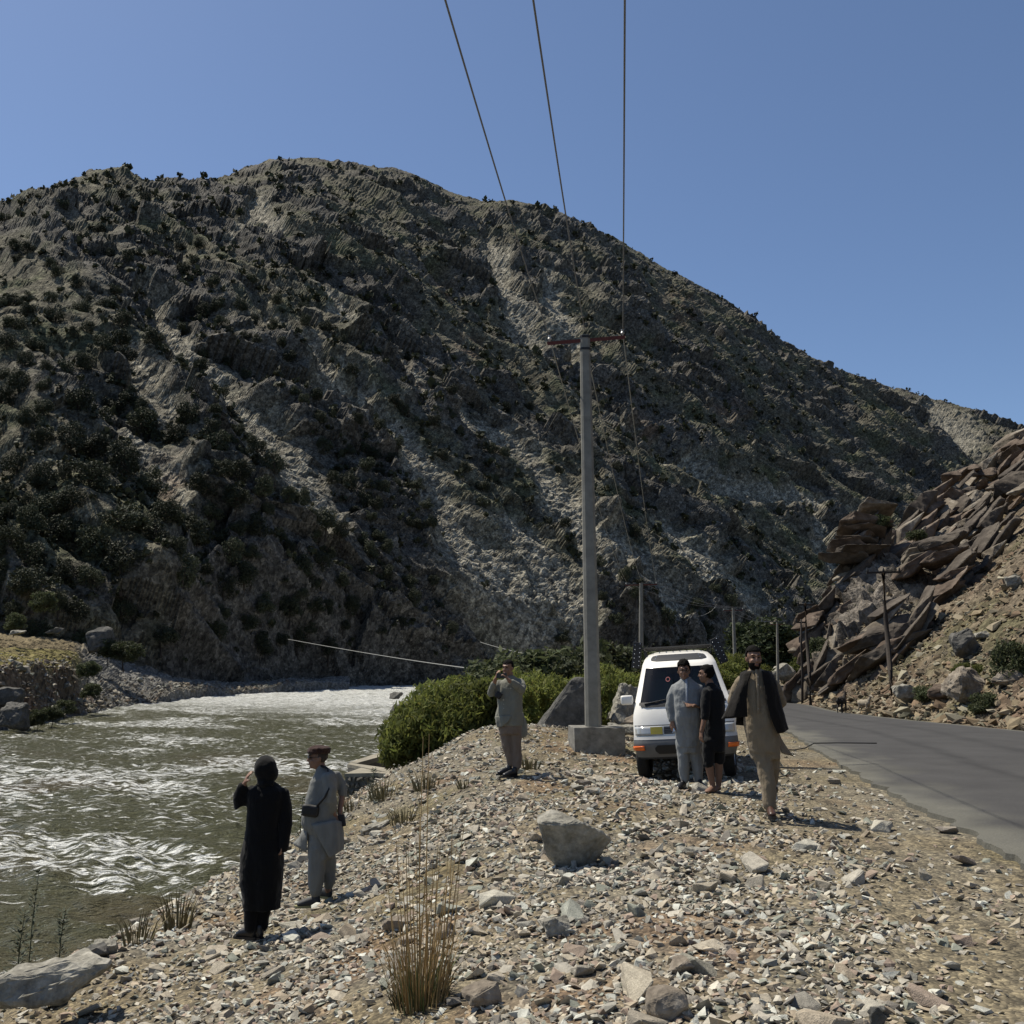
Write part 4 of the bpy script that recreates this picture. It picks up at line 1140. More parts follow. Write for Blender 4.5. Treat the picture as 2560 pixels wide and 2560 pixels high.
tuft(445, 2300, 11.3, 60, .13, .55, 'tuft of dry grass on the bank brow left of the woman in black')
tuft(345, 2352, 10.4, 46, .13, .42, 'thin dry grass tuft at the water side, farther left of the woman')
tuft(1325, 1886, 16.5, 40, .14, .3, 'small dry grass tuft beside the legs of the man taking a picture')
tuft(1165, 1925, 16, 36, .12, .22, 'little grass tuft on the bank left of the man taking a picture')
tuft(1065, 1935, 17, 60, .2, .42, 'dry grass tuft at the top of the bank by the masonry wall')
tuft(1015, 1985, 15, 50, .22, .32, 'brownish grass tuft on the bank below the masonry wall')
tuft(960, 1998, 17.5, 60, .25, .5, 'dry grass tuft in front of the masonry wall corner')
tuft(880, 2025, 18, 50, .3, .4, 'grass tuft at the waterline below the masonry wall')
def weed(px, py, D, h, label, seed):
    p = at(px, py, D)
    root = empty('weed', (p.x, p.y, min(p.z, gz(p.x, p.y) + .05))); rs = random.Random(seed)
    root.location.z = p.z
    bm = bmesh.new(); tube_bm(bm, [(0, 0, -.5), (.01, 0, h * .5), (.03, .01, h)], [.006, .005, .002], 5)
    bm_obj('stem', bm, M_weed, root)
    V, F = [], []
    for i in range(150):
        z = h * rs.uniform(.05, 1); a = rs.uniform(0, 6.28); L = .16 * h * (1.25 - z / h) * rs.uniform(.5, 1.2)
        d = Vector((math.cos(a), math.sin(a), rs.uniform(.1, .7))).normalized(); s = Vector((-math.sin(a), math.cos(a), 0)) * .011
        b = Vector((.02 * z / h, 0, z)) + d * L * rs.uniform(0, .8); k = len(V)
        V += [b - s * .4, b + d * .035 + s, b + d * .075, b + d * .035 - s]; F.append((k, k + 1, k + 2, k + 3))
    link('leaves', np_mesh('leaves', np.array([tuple(v) for v in V]), np.array(F)), root, M_weed)
    tag(root, label, 'weed'); return root
weed(145, 2410, 10.2, .48, 'dark leafy weed growing behind the long pale slab', 1)
weed(40, 2452, 9.2, .58, 'dark leafy weed at the left picture edge by the water', 2)
weed(748, 2120, 15.5, .75, 'dark leafy weed between the woman in black and the man in the cap', 3)
weed(930, 2005, 18, .55, 'thin dark weed standing before the masonry wall', 4)
weed(68, 2440, 9.6, .9, 'bare thin stalk leaning by the water at left', 5)
for i, (px, py, D, w, h, lab) in enumerate([(2425, 1705, hill_D(2425, 1705), 1.5, .9, 'round green shrub on the hillside above the tan boulder'), (2530, 1700, hill_D(2530, 1700), 1.6, 1.6, 'leafy green shrub at the right picture edge'), (2465, 1782, hill_D(2465, 1782), 1.1, .8, 'dark low plant at the road side, far right'), (2320, 1755, hill_D(2320, 1755), 1.2, .8, 'dry shrub behind the wooden pole foot rocks'), (2200, 1318, 68, 1.6, 1.0, 'small shrub on top of the outcrop'), (2050, 1650, 62, 1.6, 1.6, 'green shrub in the cleft of the outcrop'), (2290, 1350, 66, 1.5, .8, 'olive shrub on the outcrop slope')]):
    bush(px, py, D, w, h, GRB[i % 3] if i != 0 else WIL[1], lab)
for i, (px, py, D, w, h) in enumerate([(310, 1650, 112, 4.5, 2.5), (270, 1640, 112, 3, 2.2), (160, 1780, 74, 1.6, 1.0), (130, 1800, 68, 1.4, 1.1), (95, 1810, 65, 1.3, 1.1), (230, 1740, 84, 1.7, 1.2), (220, 1690, 86, 2.0, 1.5), (35, 1570, 92, 2.0, 1.6), (110, 1522, 118, 3.2, 2.4)]):
    bush(px, py, D, w, h, GRB[i % 3], ['dark bush on the reddish talus beyond the terrace', 'olive bush at the terrace corner above the gravel bar', 'grassy bush at the far shore below the terrace', 'second grassy bush along the far shore', 'round grassy bush beside the big shore boulder', 'pale shrub at the end of the far terrace bank', 'grey shrub on the face of the far terrace bank', 'green plant on the grassy terrace', 'small round bush on the upper bench behind the terrace'][i])
# ================================================================== poles, cables, masonry
M_concrete = plain_mat('concrete', (.30, .29, .25), .9, vary=.22, scale=5, bstr=.3, bdist=.01)
M_concrete_dark = plain_mat('rough_concrete', (.26, .25, .22), .95, vary=.35, scale=7, bstr=.7, bdist=.03)
M_redsteel = plain_mat('red_steel', (.16, .035, .022), .6, vary=.25, scale=20)
M_black = plain_mat('black_iron', (.02, .02, .02), .6)
M_ceramic = plain_mat('white_insulator', (.55, .54, .50), .3)
M_wood = plain_mat('dark_pole_wood', (.045, .035, .028), .9, vary=.35, scale=10, bstr=.5)
M_wire = plain_mat('aluminium_wire', (.20, .20, .20), .5, metal=.6)
M_wirepale = plain_mat('pale_wire', (.42, .42, .39), .6)
def box_bm(bm, c, d, rot=None, bev=0.0):
    r = bmesh.ops.create_cube(bm, size=1.0)
    m = Matrix.Diagonal((*d, 1))
    if rot is not None: m = rot.to_matrix().to_4x4() @ m if not isinstance(rot, Matrix) else rot.to_4x4() @ m
    bmesh.ops.transform(bm, matrix=Matrix.Translation(c) @ m, verts=r['verts'])
    if bev:
        es = {e for v in r['verts'] for e in v.link_edges}
        bmesh.ops.bevel(bm, geom=list(es), offset=bev, segments=2, affect='EDGES', profile=.6)
    return r['verts']
def bar_bm(bm, a, b, w, h):
    a, b = Vector(a), Vector(b); d = b - a
    q = d.to_track_quat('Y', 'Z')
    return box_bm(bm, (a + b) / 2, (w, d.length, h), q.to_matrix())
def concrete_pole(base, top, r0, r1, arm_a, arm_b, label, slab=None, detail=True):
    root = empty('utility_pole', base); L = root.location.copy()
    bm = bmesh.new()
    n = 8; rings = []
    for k in range(9):
        t = k / 8; c = (base.lerp(top, t)) - L; r = r0 + (r1 - r0) * t
        if k == 0: c = c - Vector((0, 0, .3))
        ring = []
        for j in range(n):
            sx = [1, 1, .62, -.62, -1, -1, -.62, .62][j]; sy = [-.62, .62, 1, 1, .62, -.62, -1, -1][j]
            ring.append(bm.verts.new(c + Vector((sx * r, sy * r, 0))))
        rings.append(ring)
    for a, b in zip(rings[:-1], rings[1:]):
        for j in range(n): bm.faces.new((a[j], a[(j + 1) % n], b[(j + 1) % n], b[j]))
    bm.faces.new(rings[-1]); bm.faces.new(rings[0][::-1])
    bm_obj('shaft', bm, M_concrete, root)
    aa, ab = arm_a - L, arm_b - L
    bm = bmesh.new(); bar_bm(bm, aa, ab, .06, .012); bar_bm(bm, aa - Vector((0, .024, .035)), ab - Vector((0, .024, .035)), .012, .07)
    bm_obj('crossarm', bm, M_redsteel, root)
    for e in (aa.lerp(ab, .03), aa.lerp(ab, .97)):
        bm = bmesh.new()
        tube_bm(bm, [e + Vector((0, 0, -.05)), e + Vector((0, 0, .06))], [.012, .012], 6)
        tube_bm(bm, [e + Vector((0, 0, .04)), e + Vector((0, 0, .07)), e + Vector((0, 0, .10)), e + Vector((0, 0, .15))], [.03, .045, .028, .03], 10)
        bm_obj('insulator', bm, M_ceramic, root)
    if detail:
        for t in (.995, .962):
            c = base.lerp(top, t) - L; r = r0 + (r1 - r0) * t + .006; bm = bmesh.new()
            bot = []; tp_ = []
            for j in range(n):
                sx = [1, 1, .62, -.62, -1, -1, -.62, .62][j] * r; sy = [-.62, .62, 1, 1, .62, -.62, -1, -1][j] * r
                bot.append(bm.verts.new(c + Vector((sx, sy, -.025)))); tp_.append(bm.verts.new(c + Vector((sx, sy, .025))))
            for j in range(n): bm.faces.new((bot[j], bot[(j + 1) % n], tp_[(j + 1) % n], tp_[j]))
            bm.faces.new(tp_); bm.faces.new(bot[::-1])
            bm_obj('band', bm, M_black, root)
    if slab:
        c, d, rz = slab
        bm = bmesh.new(); box_bm(bm, (0, 0, 0), d, None, .015)
        bmesh.ops.subdivide_edges(bm, edges=[e for e in bm.edges if e.calc_length() > .12], cuts=5, use_grid_fill=True)
        for v in bm.verts: v.co += Vector((mnoise.noise(v.co * 5), mnoise.noise(v.co * 5 + Vector((9, 0, 0))), mnoise.noise(v.co * 5 + Vector((0, 9, 0))))) * .022
        s = bm_obj('footing', bm, M_concrete_dark, root); s.location = c - L; s.rotation_euler = (0, .0, rz)
    tag(root, label, 'utility pole')
    return root
P1b = at(1483, 1816, 20.0); P1t = at(1462, 840, 20.1)
armA = at(1368, 856, 19.85); armB = at(1562, 840, 20.35)
concrete_pole(P1b, P1t, .155, .103, armA, armB, 'tall concrete utility pole on a square footing with a red crossarm', (at(1490, 1838, 20.0) - Vector((0, 0, .16)), (.98, .95, .66), .08))
P2b = at(1603, 1740, 62); P2t = at(1603, 1458, 62)
concrete_pole(P2b, P2t, .16, .11, at(1563, 1462, 62), at(1643, 1460, 62), 'concrete utility pole rising behind the white van', detail=False)
P3b = at(1840, 1718, 86); P3t = at(1833, 1520, 86)
concrete_pole(P3b, P3t, .16, .11, at(1808, 1526, 86), at(1858, 1524, 86), 'concrete utility pole farther off, left of the walking man', detail=False)
P4b = at(1945, 1705, 118); P4t = at(1943, 1556, 118)
concrete_pole(P4b, P4t, .16, .11, at(1925, 1561, 118), at(1961, 1560, 118), 'faintest concrete utility pole in front of the dark round tree', detail=False)
def wood_pole(base, top, arm, r, label):
    root = empty('wooden_pole', base); L = root.location.copy()
    bm = bmesh.new(); a = base - L - Vector((0, 0, .5)); b = top - L
    m1 = a.lerp(b, .35) + Vector((.03, 0, 0)); m2 = a.lerp(b, .7) + Vector((-.02, 0, 0))
    tube_bm(bm, [a, m1, m2, b], [r, r * .92, r * .82, r * .7], 9); bm_obj('shaft', bm, M_wood, root, True)
    bm = bmesh.new(); bar_bm(bm, arm[0] - L, arm[1] - L, .07, .09); bm_obj('crossarm', bm, M_wood, root)
    for t in (.04, .5, .96):
        e = arm[0].lerp(arm[1], t) - L; bm = bmesh.new(); tube_bm(bm, [e, e + Vector((0, 0, .1)), e + Vector((0, 0, .2))], [.03, .05, .025], 7); bm_obj('insulator', bm, M_black, root)
    tag(root, label, 'utility pole')
wood_pole(at(2231, 1782, 46.5), at(2208, 1432, 46.5), (at(2166, 1432, 46.5), at(2252, 1430, 46.5)), .125, 'dark wooden pole standing at the near foot of the outcrop')
wood_pole(at(2026, 1752, 57.5), at(2013, 1508, 57.5), (at(1994, 1512, 57.5), at(2036, 1512, 57.5)), .115, 'dark wooden pole in front of the cliff at the road bend')
wood_pole(at(2005, 1742, 60), at(2003, 1548, 60), (at(1990, 1556, 60), at(2016, 1556, 60)), .075, 'thin dark pole behind the cliff corner pole')
# cables
def cable(pts, r, mat, label, group=None, seg=6, n=28):
    """smooth curve through three or more points, swept as a tube"""
    pts = [Vector(p) for p in pts]
    ts = [0]
    for a, b in zip(pts[:-1], pts[1:]): ts.append(ts[-1] + (b - a).length)
    ts = np.array(ts) / ts[-1]; A = np.array([tuple(p) for p in pts])
    deg = min(len(pts) - 1, 2); T = np.linspace(0, 1, n)
    cf = [np.polyfit(ts, A[:, k], deg) for k in range(3)]
    C_ = np.stack([np.polyval(cf[k], T) for k in range(3)], 1)
    bm = bmesh.new(); tube_bm(bm, [tuple(c) for c in C_], [r] * n, seg)
    o = bm_obj('power_cable', bm, mat, None, True)
    return tag(o, label, 'cable', group)
topA, topM, topB = at(1372, 838, 20.0), at(1462, 826, 20.1), at(1557, 832, 20.2)
for e, mid, lab in ((topA, at(1113, 0, 8.2), 'left overhead power cable running up from the crossarm'), (topM, at(1333, 0, 8.2), 'middle overhead power cable running up from the pole top'), (topB, at(1562, 0, 8.2), 'right overhead power cable running straight up from the crossarm')):
    d = (mid - e); back = mid + d * 1.9; back.z = mid.z + .15
    cable([e, mid, back], .0105, M_wire, lab)
def sag(a, b, s): return [a, (a + b) / 2 - Vector((0, 0, s)), b]
for a, b, lab in ((topA, at(1566, 1455, 62), 'left cable sagging from the near concrete pole to the next pole'), (topM - Vector((0, 0, .25)), at(1603, 1452, 62), 'middle cable sagging from the near concrete pole to the next pole'), (topB, at(1640, 1453, 62), 'right cable sagging from the near concrete pole to the next pole')):
    cable(sag(a, b, .55), .011, M_wirepale, lab)
for i in range(3):
    cable(sag(at((1566, 1603, 1640)[i], 1455, 62), at((1810, 1833, 1856)[i], 1518, 86), .45), .012, M_wire, 'thin cable between the two poles behind the van', 'cables behind the van')
    cable(sag(at((1810, 1833, 1856)[i], 1518, 86), at((1927, 1943, 1959)[i], 1552, 118), .5), .012, M_wire, 'thin cable between the farthest two concrete poles', 'farthest cables')
cable([at(720, 1598, 128), at(960, 1640, 80), at(1230, 1678, 42), at(1330, 1690, 34)], .028, M_wirepale, 'pale cable spanning the river above the rapids')
cable([at(1200, 1605, 120), at(1330, 1638, 70), at(1450, 1664, 48), at(1600, 1690, 38)], .024, M_wirepale, 'pale cable crossing behind the concrete pole')
cable([at(1790, 1516, 86), at(1750, 1540, 86), at(1700, 1528, 86)], .012, M_wire, 'short slack cable hanging left of the far concrete pole')
# black hose lying over the road edge
hp = [on_z(1935, 1876, .03), on_z(1985, 1873, .03), on_z(2012, 1866, .05), on_z(2035, 1858, .10), on_z(2090, 1857, .11), on_z(2192, 1858, .12)]
for q in hp[:3]: q.z = gz(q.x, q.y) + .03
bm = bmesh.new(); tube_bm(bm, hp, [.013] * 6, 7)
tag(bm_obj('rubber_hose', bm, plain_mat('black_rubber', (.02, .02, .02), .6), None, True), 'black hose lying across the edge of the road', 'hose')
hp = [on_z(1945, 1936, .03), on_z(1965, 1930, .03), on_z(1990, 1927, .03)]
for q in hp: q.z = gz(q.x, q.y) + .02
bm = bmesh.new(); tube_bm(bm, hp, [.010] * 3, 6)
tag(bm_obj('rubber_hose', bm, bpy.data.materials['black_rubber'], None, True), 'short dark cord lying in the gravel beside the road', 'cord')

# masonry intake walls at the water
M_masonry = plain_mat('masonry', (.19, .175, .145), .95, vary=.4, scale=3, bstr=.6, bdist=.03)
M_coping = plain_mat('concrete_coping', (.36, .325, .25), .9, vary=.25, scale=4, bstr=.4, bdist=.015)
weir = empty('masonry_intake', at(940, 1940, 29)); WL = weir.location.copy()
tag(weir, 'stone and concrete intake walls at the river edge behind the man in the cap', 'wall')
def slab_wall(corners, name, top_t=.14):
    top = [at(*c) - WL for c in corners]
    bm = bmesh.new()
    up = [bm.verts.new(p) for p in top]; dn = [bm.verts.new(p - Vector((0, 0, top_t))) for p in top]
    bm.faces.new(up)
    for i in range(len(top)): bm.faces.new((up[i - 1], up[i], dn[i], dn[i - 1]))
    bm.faces.new(dn[::-1]); bmesh.ops.recalc_face_normals(bm, faces=bm.faces)
    c = bm_obj('coping', bm, M_coping, weir)
    bm = bmesh.new(); cen = sum(top, Vector()) / len(top)
    q = [p.lerp(cen, .04) for p in top]
    up = [bm.verts.new(p - Vector((0, 0, top_t))) for p in q]; dn = [bm.verts.new(Vector((p.x, p.y, -3.2 - WL.z))) for p in q]
    for i in range(len(q)): bm.faces.new((up[i - 1], up[i], dn[i], dn[i - 1]))
    bmesh.ops.recalc_face_normals(bm, faces=bm.faces)
    return bm_obj(name, bm, M_masonry, weir), q
slab_wall([(872, 1906, 32.5), (893, 1907, 32), (985, 1882, 34.5), (965, 1876, 35)], 'wall')
slab_wall([(868, 1910, 32), (876, 1907, 32.2), (975, 1921, 30), (968, 1930, 29.4)], 'wall', .1)
w3, q3 = slab_wall([(861, 1934, 29.6), (903, 1919, 31), (958, 1927, 30.2), (945, 1932, 29.3)], 'wall', .1)
w3b, q3b = slab_wall([(945, 1932.5, 29.2), (958, 1928, 29.9), (972, 1930, 29.6), (966, 1934, 29.0)], 'wall', .1)
slab_wall([(926, 1986, 26.6), (968, 1930, 28.6), (986, 1915, 29.5), (1027, 1914, 29.4), (1012, 1938, 28.0), (962, 1975, 26.6)], 'wall', .16)
rs = random.Random(9)
a, b = q3[3], q3[0]
for row in range(6):
    x = rs.uniform(0, .12)
    while x < .95:
        wd_ = rs.uniform(.14, .26)
        c = a.lerp(b, min(1, x + wd_ / 2)) - Vector((0, 0, .16 + row * .17))
        bm = boulder_bm(700 + row * 10 + int(x * 9), ((b - a).length * wd_ * .95, .14, .155), 14, .02, 1, .85)
        o = bm_obj('stone', bm, M_masonry, weir); o.location = c + Vector((0, -.02, 0)); o.rotation_euler = (0, 0, math.atan2((b - a).y, (b - a).x))
        x += wd_
# ================================================================== the van
M_white = plain_mat('white_paint', (.80, .775, .71), .38, spec=.5, coat=.5, vary=.05, scale=3)
M_silver = plain_mat('silver_plastic', (.20, .20, .195), .45, vary=.12, scale=8)
M_silver_light = plain_mat('pale_bumper_trim', (.8, .79, .76), .4)
M_darkpl = plain_mat('dark_plastic', (.025, .025, .026), .6)
M_chrome = plain_mat('chrome', (.75, .75, .75), .15, metal=1.0)
M_tyre = plain_mat('tyre_rubber', (.025, .024, .023), .9, vary=.3, scale=30)
M_rim = plain_mat('steel_rim', (.32, .32, .31), .4, metal=.7)
M_lamp = plain_mat('headlamp_glass', (.42, .43, .42), .08, spec=.8, coat=1.0)
M_amber = plain_mat('amber_lens', (.75, .14, .01), .25, coat=.6)
M_yellow = plain_mat('yellow_lens', (.42, .33, .02), .25, coat=.6)
M_seat = plain_mat('seat_fabric', (.22, .23, .22), .9)
M_dash = plain_mat('dash_plastic', (.25, .25, .24), .7)
def glass_mat():
    m, nt, b = new_mat('tinted_glass')
    nt.nodes.remove(b)
    tr = nt.nodes.new('ShaderNodeBsdfTransparent'); tr.inputs['Color'].default_value = (.72, .82, .76, 1)
    gl = nt.nodes.new('ShaderNodeBsdfGlossy'); gl.inputs['Roughness'].default_value = .04; gl.inputs['Color'].default_value = (.9, .9, .9, 1)
    fr = nt.nodes.new('ShaderNodeFresnel'); fr.inputs['IOR'].default_value = 1.45
    mx = nt.nodes.new('ShaderNodeMixShader')
    nt.links.new(fr.outputs[0], mx.inputs['Fac']); nt.links.new(tr.outputs[0], mx.inputs[1]); nt.links.new(gl.outputs[0], mx.inputs[2])
    nt.links.new(mx.outputs[0], nt.nodes['Material Output'].inputs['Surface'])
    return m
M_glass = glass_mat()
VZ = [.42, .60, .75, .90, 1.06, 1.21, 1.26, 1.82, 1.88, 1.97, 2.05, 2.10]
VF = [.05, .00, .02, .05, .10, .17, .20, .66, .72, .90, 1.20, 1.75]
VW = [.80, .845, .85, .85, .84, .81, .80, .655, .64, .60, .53, .40]
def vf(z): return float(np.interp(z, VZ, VF))
def vw(z): return float(np.interp(z, VZ, VW))
def Fp(u, z, off=0.0):
    """front surface of the van: u -1..1 across, z up"""
    f = vf(z) + (.05 * u * u + .13 * abs(u) ** 8) * (1 + .6 * max(0, z - 1.2))
    p = Vector((u * vw(z), f, z))
    if off:
        dz = .01; du = .01
        a = Fp(min(1, u + du), z) - Fp(max(-1, u - du), z); b = Fp(u, z + dz) - Fp(u, z - dz)
        n = a.cross(b).normalized()
        if n.y > 0: n = -n
        p = p + n * off
    return p
van = empty('van', (0, 0, 0))
def patch(name, u0, u1, z0, z1, mat, off=.006, nu=10, nz=5, parent=None, thick=.0, round_c=0.0, fun=Fp):
    bm = bmesh.new(); g = []
    for j in range(nz + 1):
        row = []
        for i in range(nu + 1):
            a = i / nu; b = j / nz
            u = u0 + (u1 - u0) * a; z = z0 + (z1 - z0) * b
            if round_c:
                e = round_c * max(0, (abs(b - .5) * 2)) ** 6
                u = (u0 + u1) / 2 + (u - (u0 + u1) / 2) * (1 - e)
            row.append(bm.verts.new(fun(u, z, off)))
        g.append(row)
    for j in range(nz):
        for i in range(nu): bm.faces.new((g[j][i], g[j][i + 1], g[j + 1][i + 1], g[j + 1][i]))
    o = bm_obj(name, bm, mat, parent or van, True)
    if thick:
        m = o.modifiers.new('s', 'SOLIDIFY'); m.thickness = thick; m.offset = 0
    return o
# body shell: front, sides, rear, roof, with the windscreen left open
def shell():
    bm = bmesh.new()
    zs = sorted(set([.42, .50, .60, .68, .75, .82, .90, .98, 1.06, 1.14, 1.21, 1.26] + [1.26 + .56 * k / 8 for k in range(9)] + [1.85, 1.88, 1.93, 1.97, 2.01, 2.05, 2.08, 2.10]))
    us = [-1, -.985, -.96, -.92, -.885, -.8, -.6, -.4, -.2, 0, .2, .4, .6, .8, .885, .92, .96, .985, 1]
    g = [[bm.verts.new(Fp(u, z)) for u in us] for z in zs]
    for j in range(len(zs) - 1):
        for i in range(len(us) - 1):
            zc = (zs[j] + zs[j + 1]) / 2; uc = (us[i] + us[i + 1]) / 2
            if 1.26 < zc < 1.82 and abs(uc) < .885: continue
            bm.faces.new((g[j][i], g[j][i + 1], g[j + 1][i + 1], g[j + 1][i]))
    REAR = 4.45
    for side, col in ((-1, 0), (1, len(us) - 1)):
        ys = [0.06, .15, .3, .5, .75, 1, 1.4, 1.9, 2.5, 3.1, 3.7, 4.2, REAR]
        prev = [g[j][col] for j in range(len(zs))]
        for t in [.03, .08, .15, .25, .35, .5, .65, .8, .92, 1.0]:
            cur = []
            for j, z in enumerate(zs):
                y0 = prev0[j] if False else Fp(side, z).y
                rear = REAR - .25 * max(0, z - 1.2)
                cur.append(bm.verts.new(Vector((side * vw(z), y0 + (rear - y0) * t, z))))
            for j in range(len(zs) - 1):
                zc = (zs[j] + zs[j + 1]) / 2
                yc = (prev[j].co.y + cur[j].co.y) / 2
                if zc < .68 and (math.hypot(yc - .78, zc - .33) < .40 or math.hypot(yc - 3.35, zc - .33) < .40): continue
                bm.faces.new((prev[j], cur[j], cur[j + 1], prev[j + 1]))
            prev = cur
        if side == -1: rearL = prev
        else: rearR = prev
    for j in range(len(zs) - 1): bm.faces.new((rearL[j], rearR[j], rearR[j + 1], rearL[j + 1]))
    # roof: join the top edge front to rear
    top = len(zs) - 1
    loop = [g[top][i] for i in range(len(us))]
    bm.faces.new(loop + [rearR[top], rearL[top]])
    bmesh.ops.recalc_face_normals(bm, faces=bm.faces)
    return bm
body = bm_obj('body', shell(), M_white, van, True)
bm = bmesh.new(); box_bm(bm, (0, 2.35, .48), (1.5, 3.9, .14)); bm_obj('floor_pan', bm, M_darkpl, van)
ws_ = patch('windscreen', -.885, .885, 1.26, 1.82, M_glass, -.004, 16, 8)
patch('screen_seal', -.90, .90, 1.225, 1.265, M_darkpl, .008, 16, 2, ws_)
patch('cowl', -.86, .86, 1.19, 1.232, M_darkpl, .010, 16, 2)
patch('roof_window', -.80, .80, 1.925, 2.03, M_darkpl, .008, 16, 6, round_c=.22)
for u in (-.66, .62):
    for z in (1.955, 2.0):
        bm = bmesh.new(); bmesh.ops.create_icosphere(bm, subdivisions=1, radius=.012)
        o = bm_obj('rivet', bm, M_chrome, van); o.location = Fp(u, z, .012)
# seams of the bonnet
for z in (.905,): patch('seam', -.97, .97, z - .006, z + .006, M_darkpl, .004, 20, 1)
# headlamps, indicators, grille
for s in (-1, 1):
    hl = patch('headlight', s * .95, s * .42, .755, .885, M_lamp, .012, 8, 4, thick=.02)
    patch('reflector', s * .90, s * .66, .775, .865, M_chrome, .004, 6, 3, hl)
    patch('yellow_lens', s * .66, s * .43, .765, .878, M_yellow, .026, 5, 3, hl)
    patch('indicator', s * .97, s * .79, .545, .60, M_amber, .064, 5, 3, thick=.02)
gr = patch('grille', -.40, .40, .765, .88, M_darkpl, .008, 8, 2)
for k in range(4): patch('grille_bar', -.39, .39, .775 + .027 * k, .785 + .027 * k, M_silver, .018, 8, 1, gr)
def bumper_fun(u, z, off): 
    p = Fp(u, max(.42, min(z, .72)), 0); k = 1 - abs(z - .56) / .22
    return Vector((p.x * (1 + .02 * max(0, k)), p.y - off * (.4 + .6 * max(0, min(1, k * 1.6))), z))
bp = patch('bumper', -1, 1, .41, .725, M_silver, .055, 24, 8, fun=bumper_fun)
patch('bumper_top', -1, 1, .688, .735, M_silver_light, .062, 24, 2, bp, fun=bumper_fun)
patch('air_intake', -.60, .60, .46, .60, M_darkpl, .068, 12, 3, bp, fun=bumper_fun, round_c=.1)
patch('splitter', -.96, .96, .38, .43, M_darkpl, .03, 14, 2, bp, fun=bumper_fun)
# wipers
for (u0, z0, u1, z1) in ((-.78, 1.232, -.12, 1.315), (-.05, 1.232, .6, 1.305)):
    bm = bmesh.new(); pts = [Fp(u0 + (u1 - u0) * t, z0 + (z1 - z0) * t, .022) for t in (0, .33, .66, 1)]
    tube_bm(bm, pts, [.014, .011, .009, .006], 5); bm_obj('wiper', bm, M_darkpl, van)
# mirrors
for s in (-1, 1):
    bm = bmesh.new(); box_bm(bm, (0, 0, 0), (.21, .10, .155), None, .035)
    mo = bm_obj('mirror', bm, M_white, van, True); mo.location = Fp(s, 1.30) + Vector((s * .145, -.02, .02)); mo.rotation_euler = (0, 0, -s * .15)
    bm = bmesh.new(); tube_bm(bm, [Vector((-s * .05, .03, -.02)), Vector((-s * .17, .05, -.06))], [.02, .025], 6); bm_obj('mirror_arm', bm, M_darkpl, mo)
# wheels
def wheel(x, y, steer=0):
    w = empty('wheel', (x, y, .33)); w.parent = van; w.rotation_euler = (0, 0, steer)
    bm = bmesh.new(); prof = [(-.095, .20), (-.1, .28), (-.085, .325), (-.05, .335), (.05, .335), (.085, .325), (.1, .28), (.095, .20)]
    n = 28; rg = [[bm.verts.new((px_, math.cos(6.2832 * k / n) * r_, math.sin(6.2832 * k / n) * r_)) for k in range(n)] for px_, r_ in prof]
    for a, b in zip(rg[:-1], rg[1:]):
        for k in range(n): bm.faces.new((a[k], a[(k + 1) % n], b[(k + 1) % n], b[k]))
    bm_obj('tyre', bm, M_tyre, w, True)
    bm = bmesh.new(); prof = [(-.08, .205), (-.085, .17), (-.03, .15), (-.045, .06), (-.06, .0)] if x < 0 else [(.08, .205), (.085, .17), (.03, .15), (.045, .06), (.06, .0)]
    rg = [[bm.verts.new((px_, math.cos(6.2832 * k / n) * max(r_, .001), math.sin(6.2832 * k / n) * max(r_, .001))) for k in range(n)] for px_, r_ in prof]
    for a, b in zip(rg[:-1], rg[1:]):
        for k in range(n): bm.faces.new((a[k], a[(k + 1) % n], b[(k + 1) % n], b[k]))
    bm_obj('rim', bm, M_rim, w)
for x in (-.72, .72):
    wheel(x, .78, -.12); wheel(x, 3.35)
# interior
bm = bmesh.new(); box_bm(bm, (0, .62, 1.12), (1.42, .5, .26), None, .05); bm_obj('dashboard', bm, M_dash, van)
bm = bmesh.new()
n = 20; c = Vector((.36, .80, 1.30)); q = Vector((0, -.75, .65)).to_track_quat('Z', 'Y')
ring = [c + q @ Vector((math.cos(6.2832 * k / n) * .19, math.sin(6.2832 * k / n) * .19, 0)) for k in range(n + 1)]
tube_bm(bm, ring, [.017] * (n + 1), 6); tube_bm(bm, [c - q @ Vector((.19, 0, 0)), c + q @ Vector((.19, 0, 0))], [.015, .015], 5)
bm_obj('steering_wheel', bm, M_darkpl, van)
for x in (-.36, .36):
    st = None
    bm = bmesh.new(); box_bm(bm, (x, 1.32, 1.02), (.5, .5, .2), None, .05); box_bm(bm, (x, 1.62, 1.32), (.48, .16, .62), Quaternion((1, 0, 0), -.2), .06); box_bm(bm, (x, 1.70, 1.70), (.26, .1, .17), None, .04)
    bm_obj('seat', bm, M_seat, van)
bm = bmesh.new(); box_bm(bm, (0, 2.5, 1.25), (1.35, .05, .9)); bm_obj('rear_bench', bm, M_seat, van)
M_sticker = plain_mat('red_sticker', (.30, .05, .06), .5)
bm = bmesh.new()
for k in range(14):
    a = 6.2832 * k / 14; b = 6.2832 * (k + 1) / 14
    vs = [bm.verts.new(Fp(-.30 + .055 * math.cos(t) * rr_, 1.62 + .04 * math.sin(t) * rr_, .004)) for t, rr_ in ((a, 1), (b, 1), (b, .7), (a, .7))]
    bm.faces.new(vs)
bm_obj('sticker', bm, M_sticker, ws_)
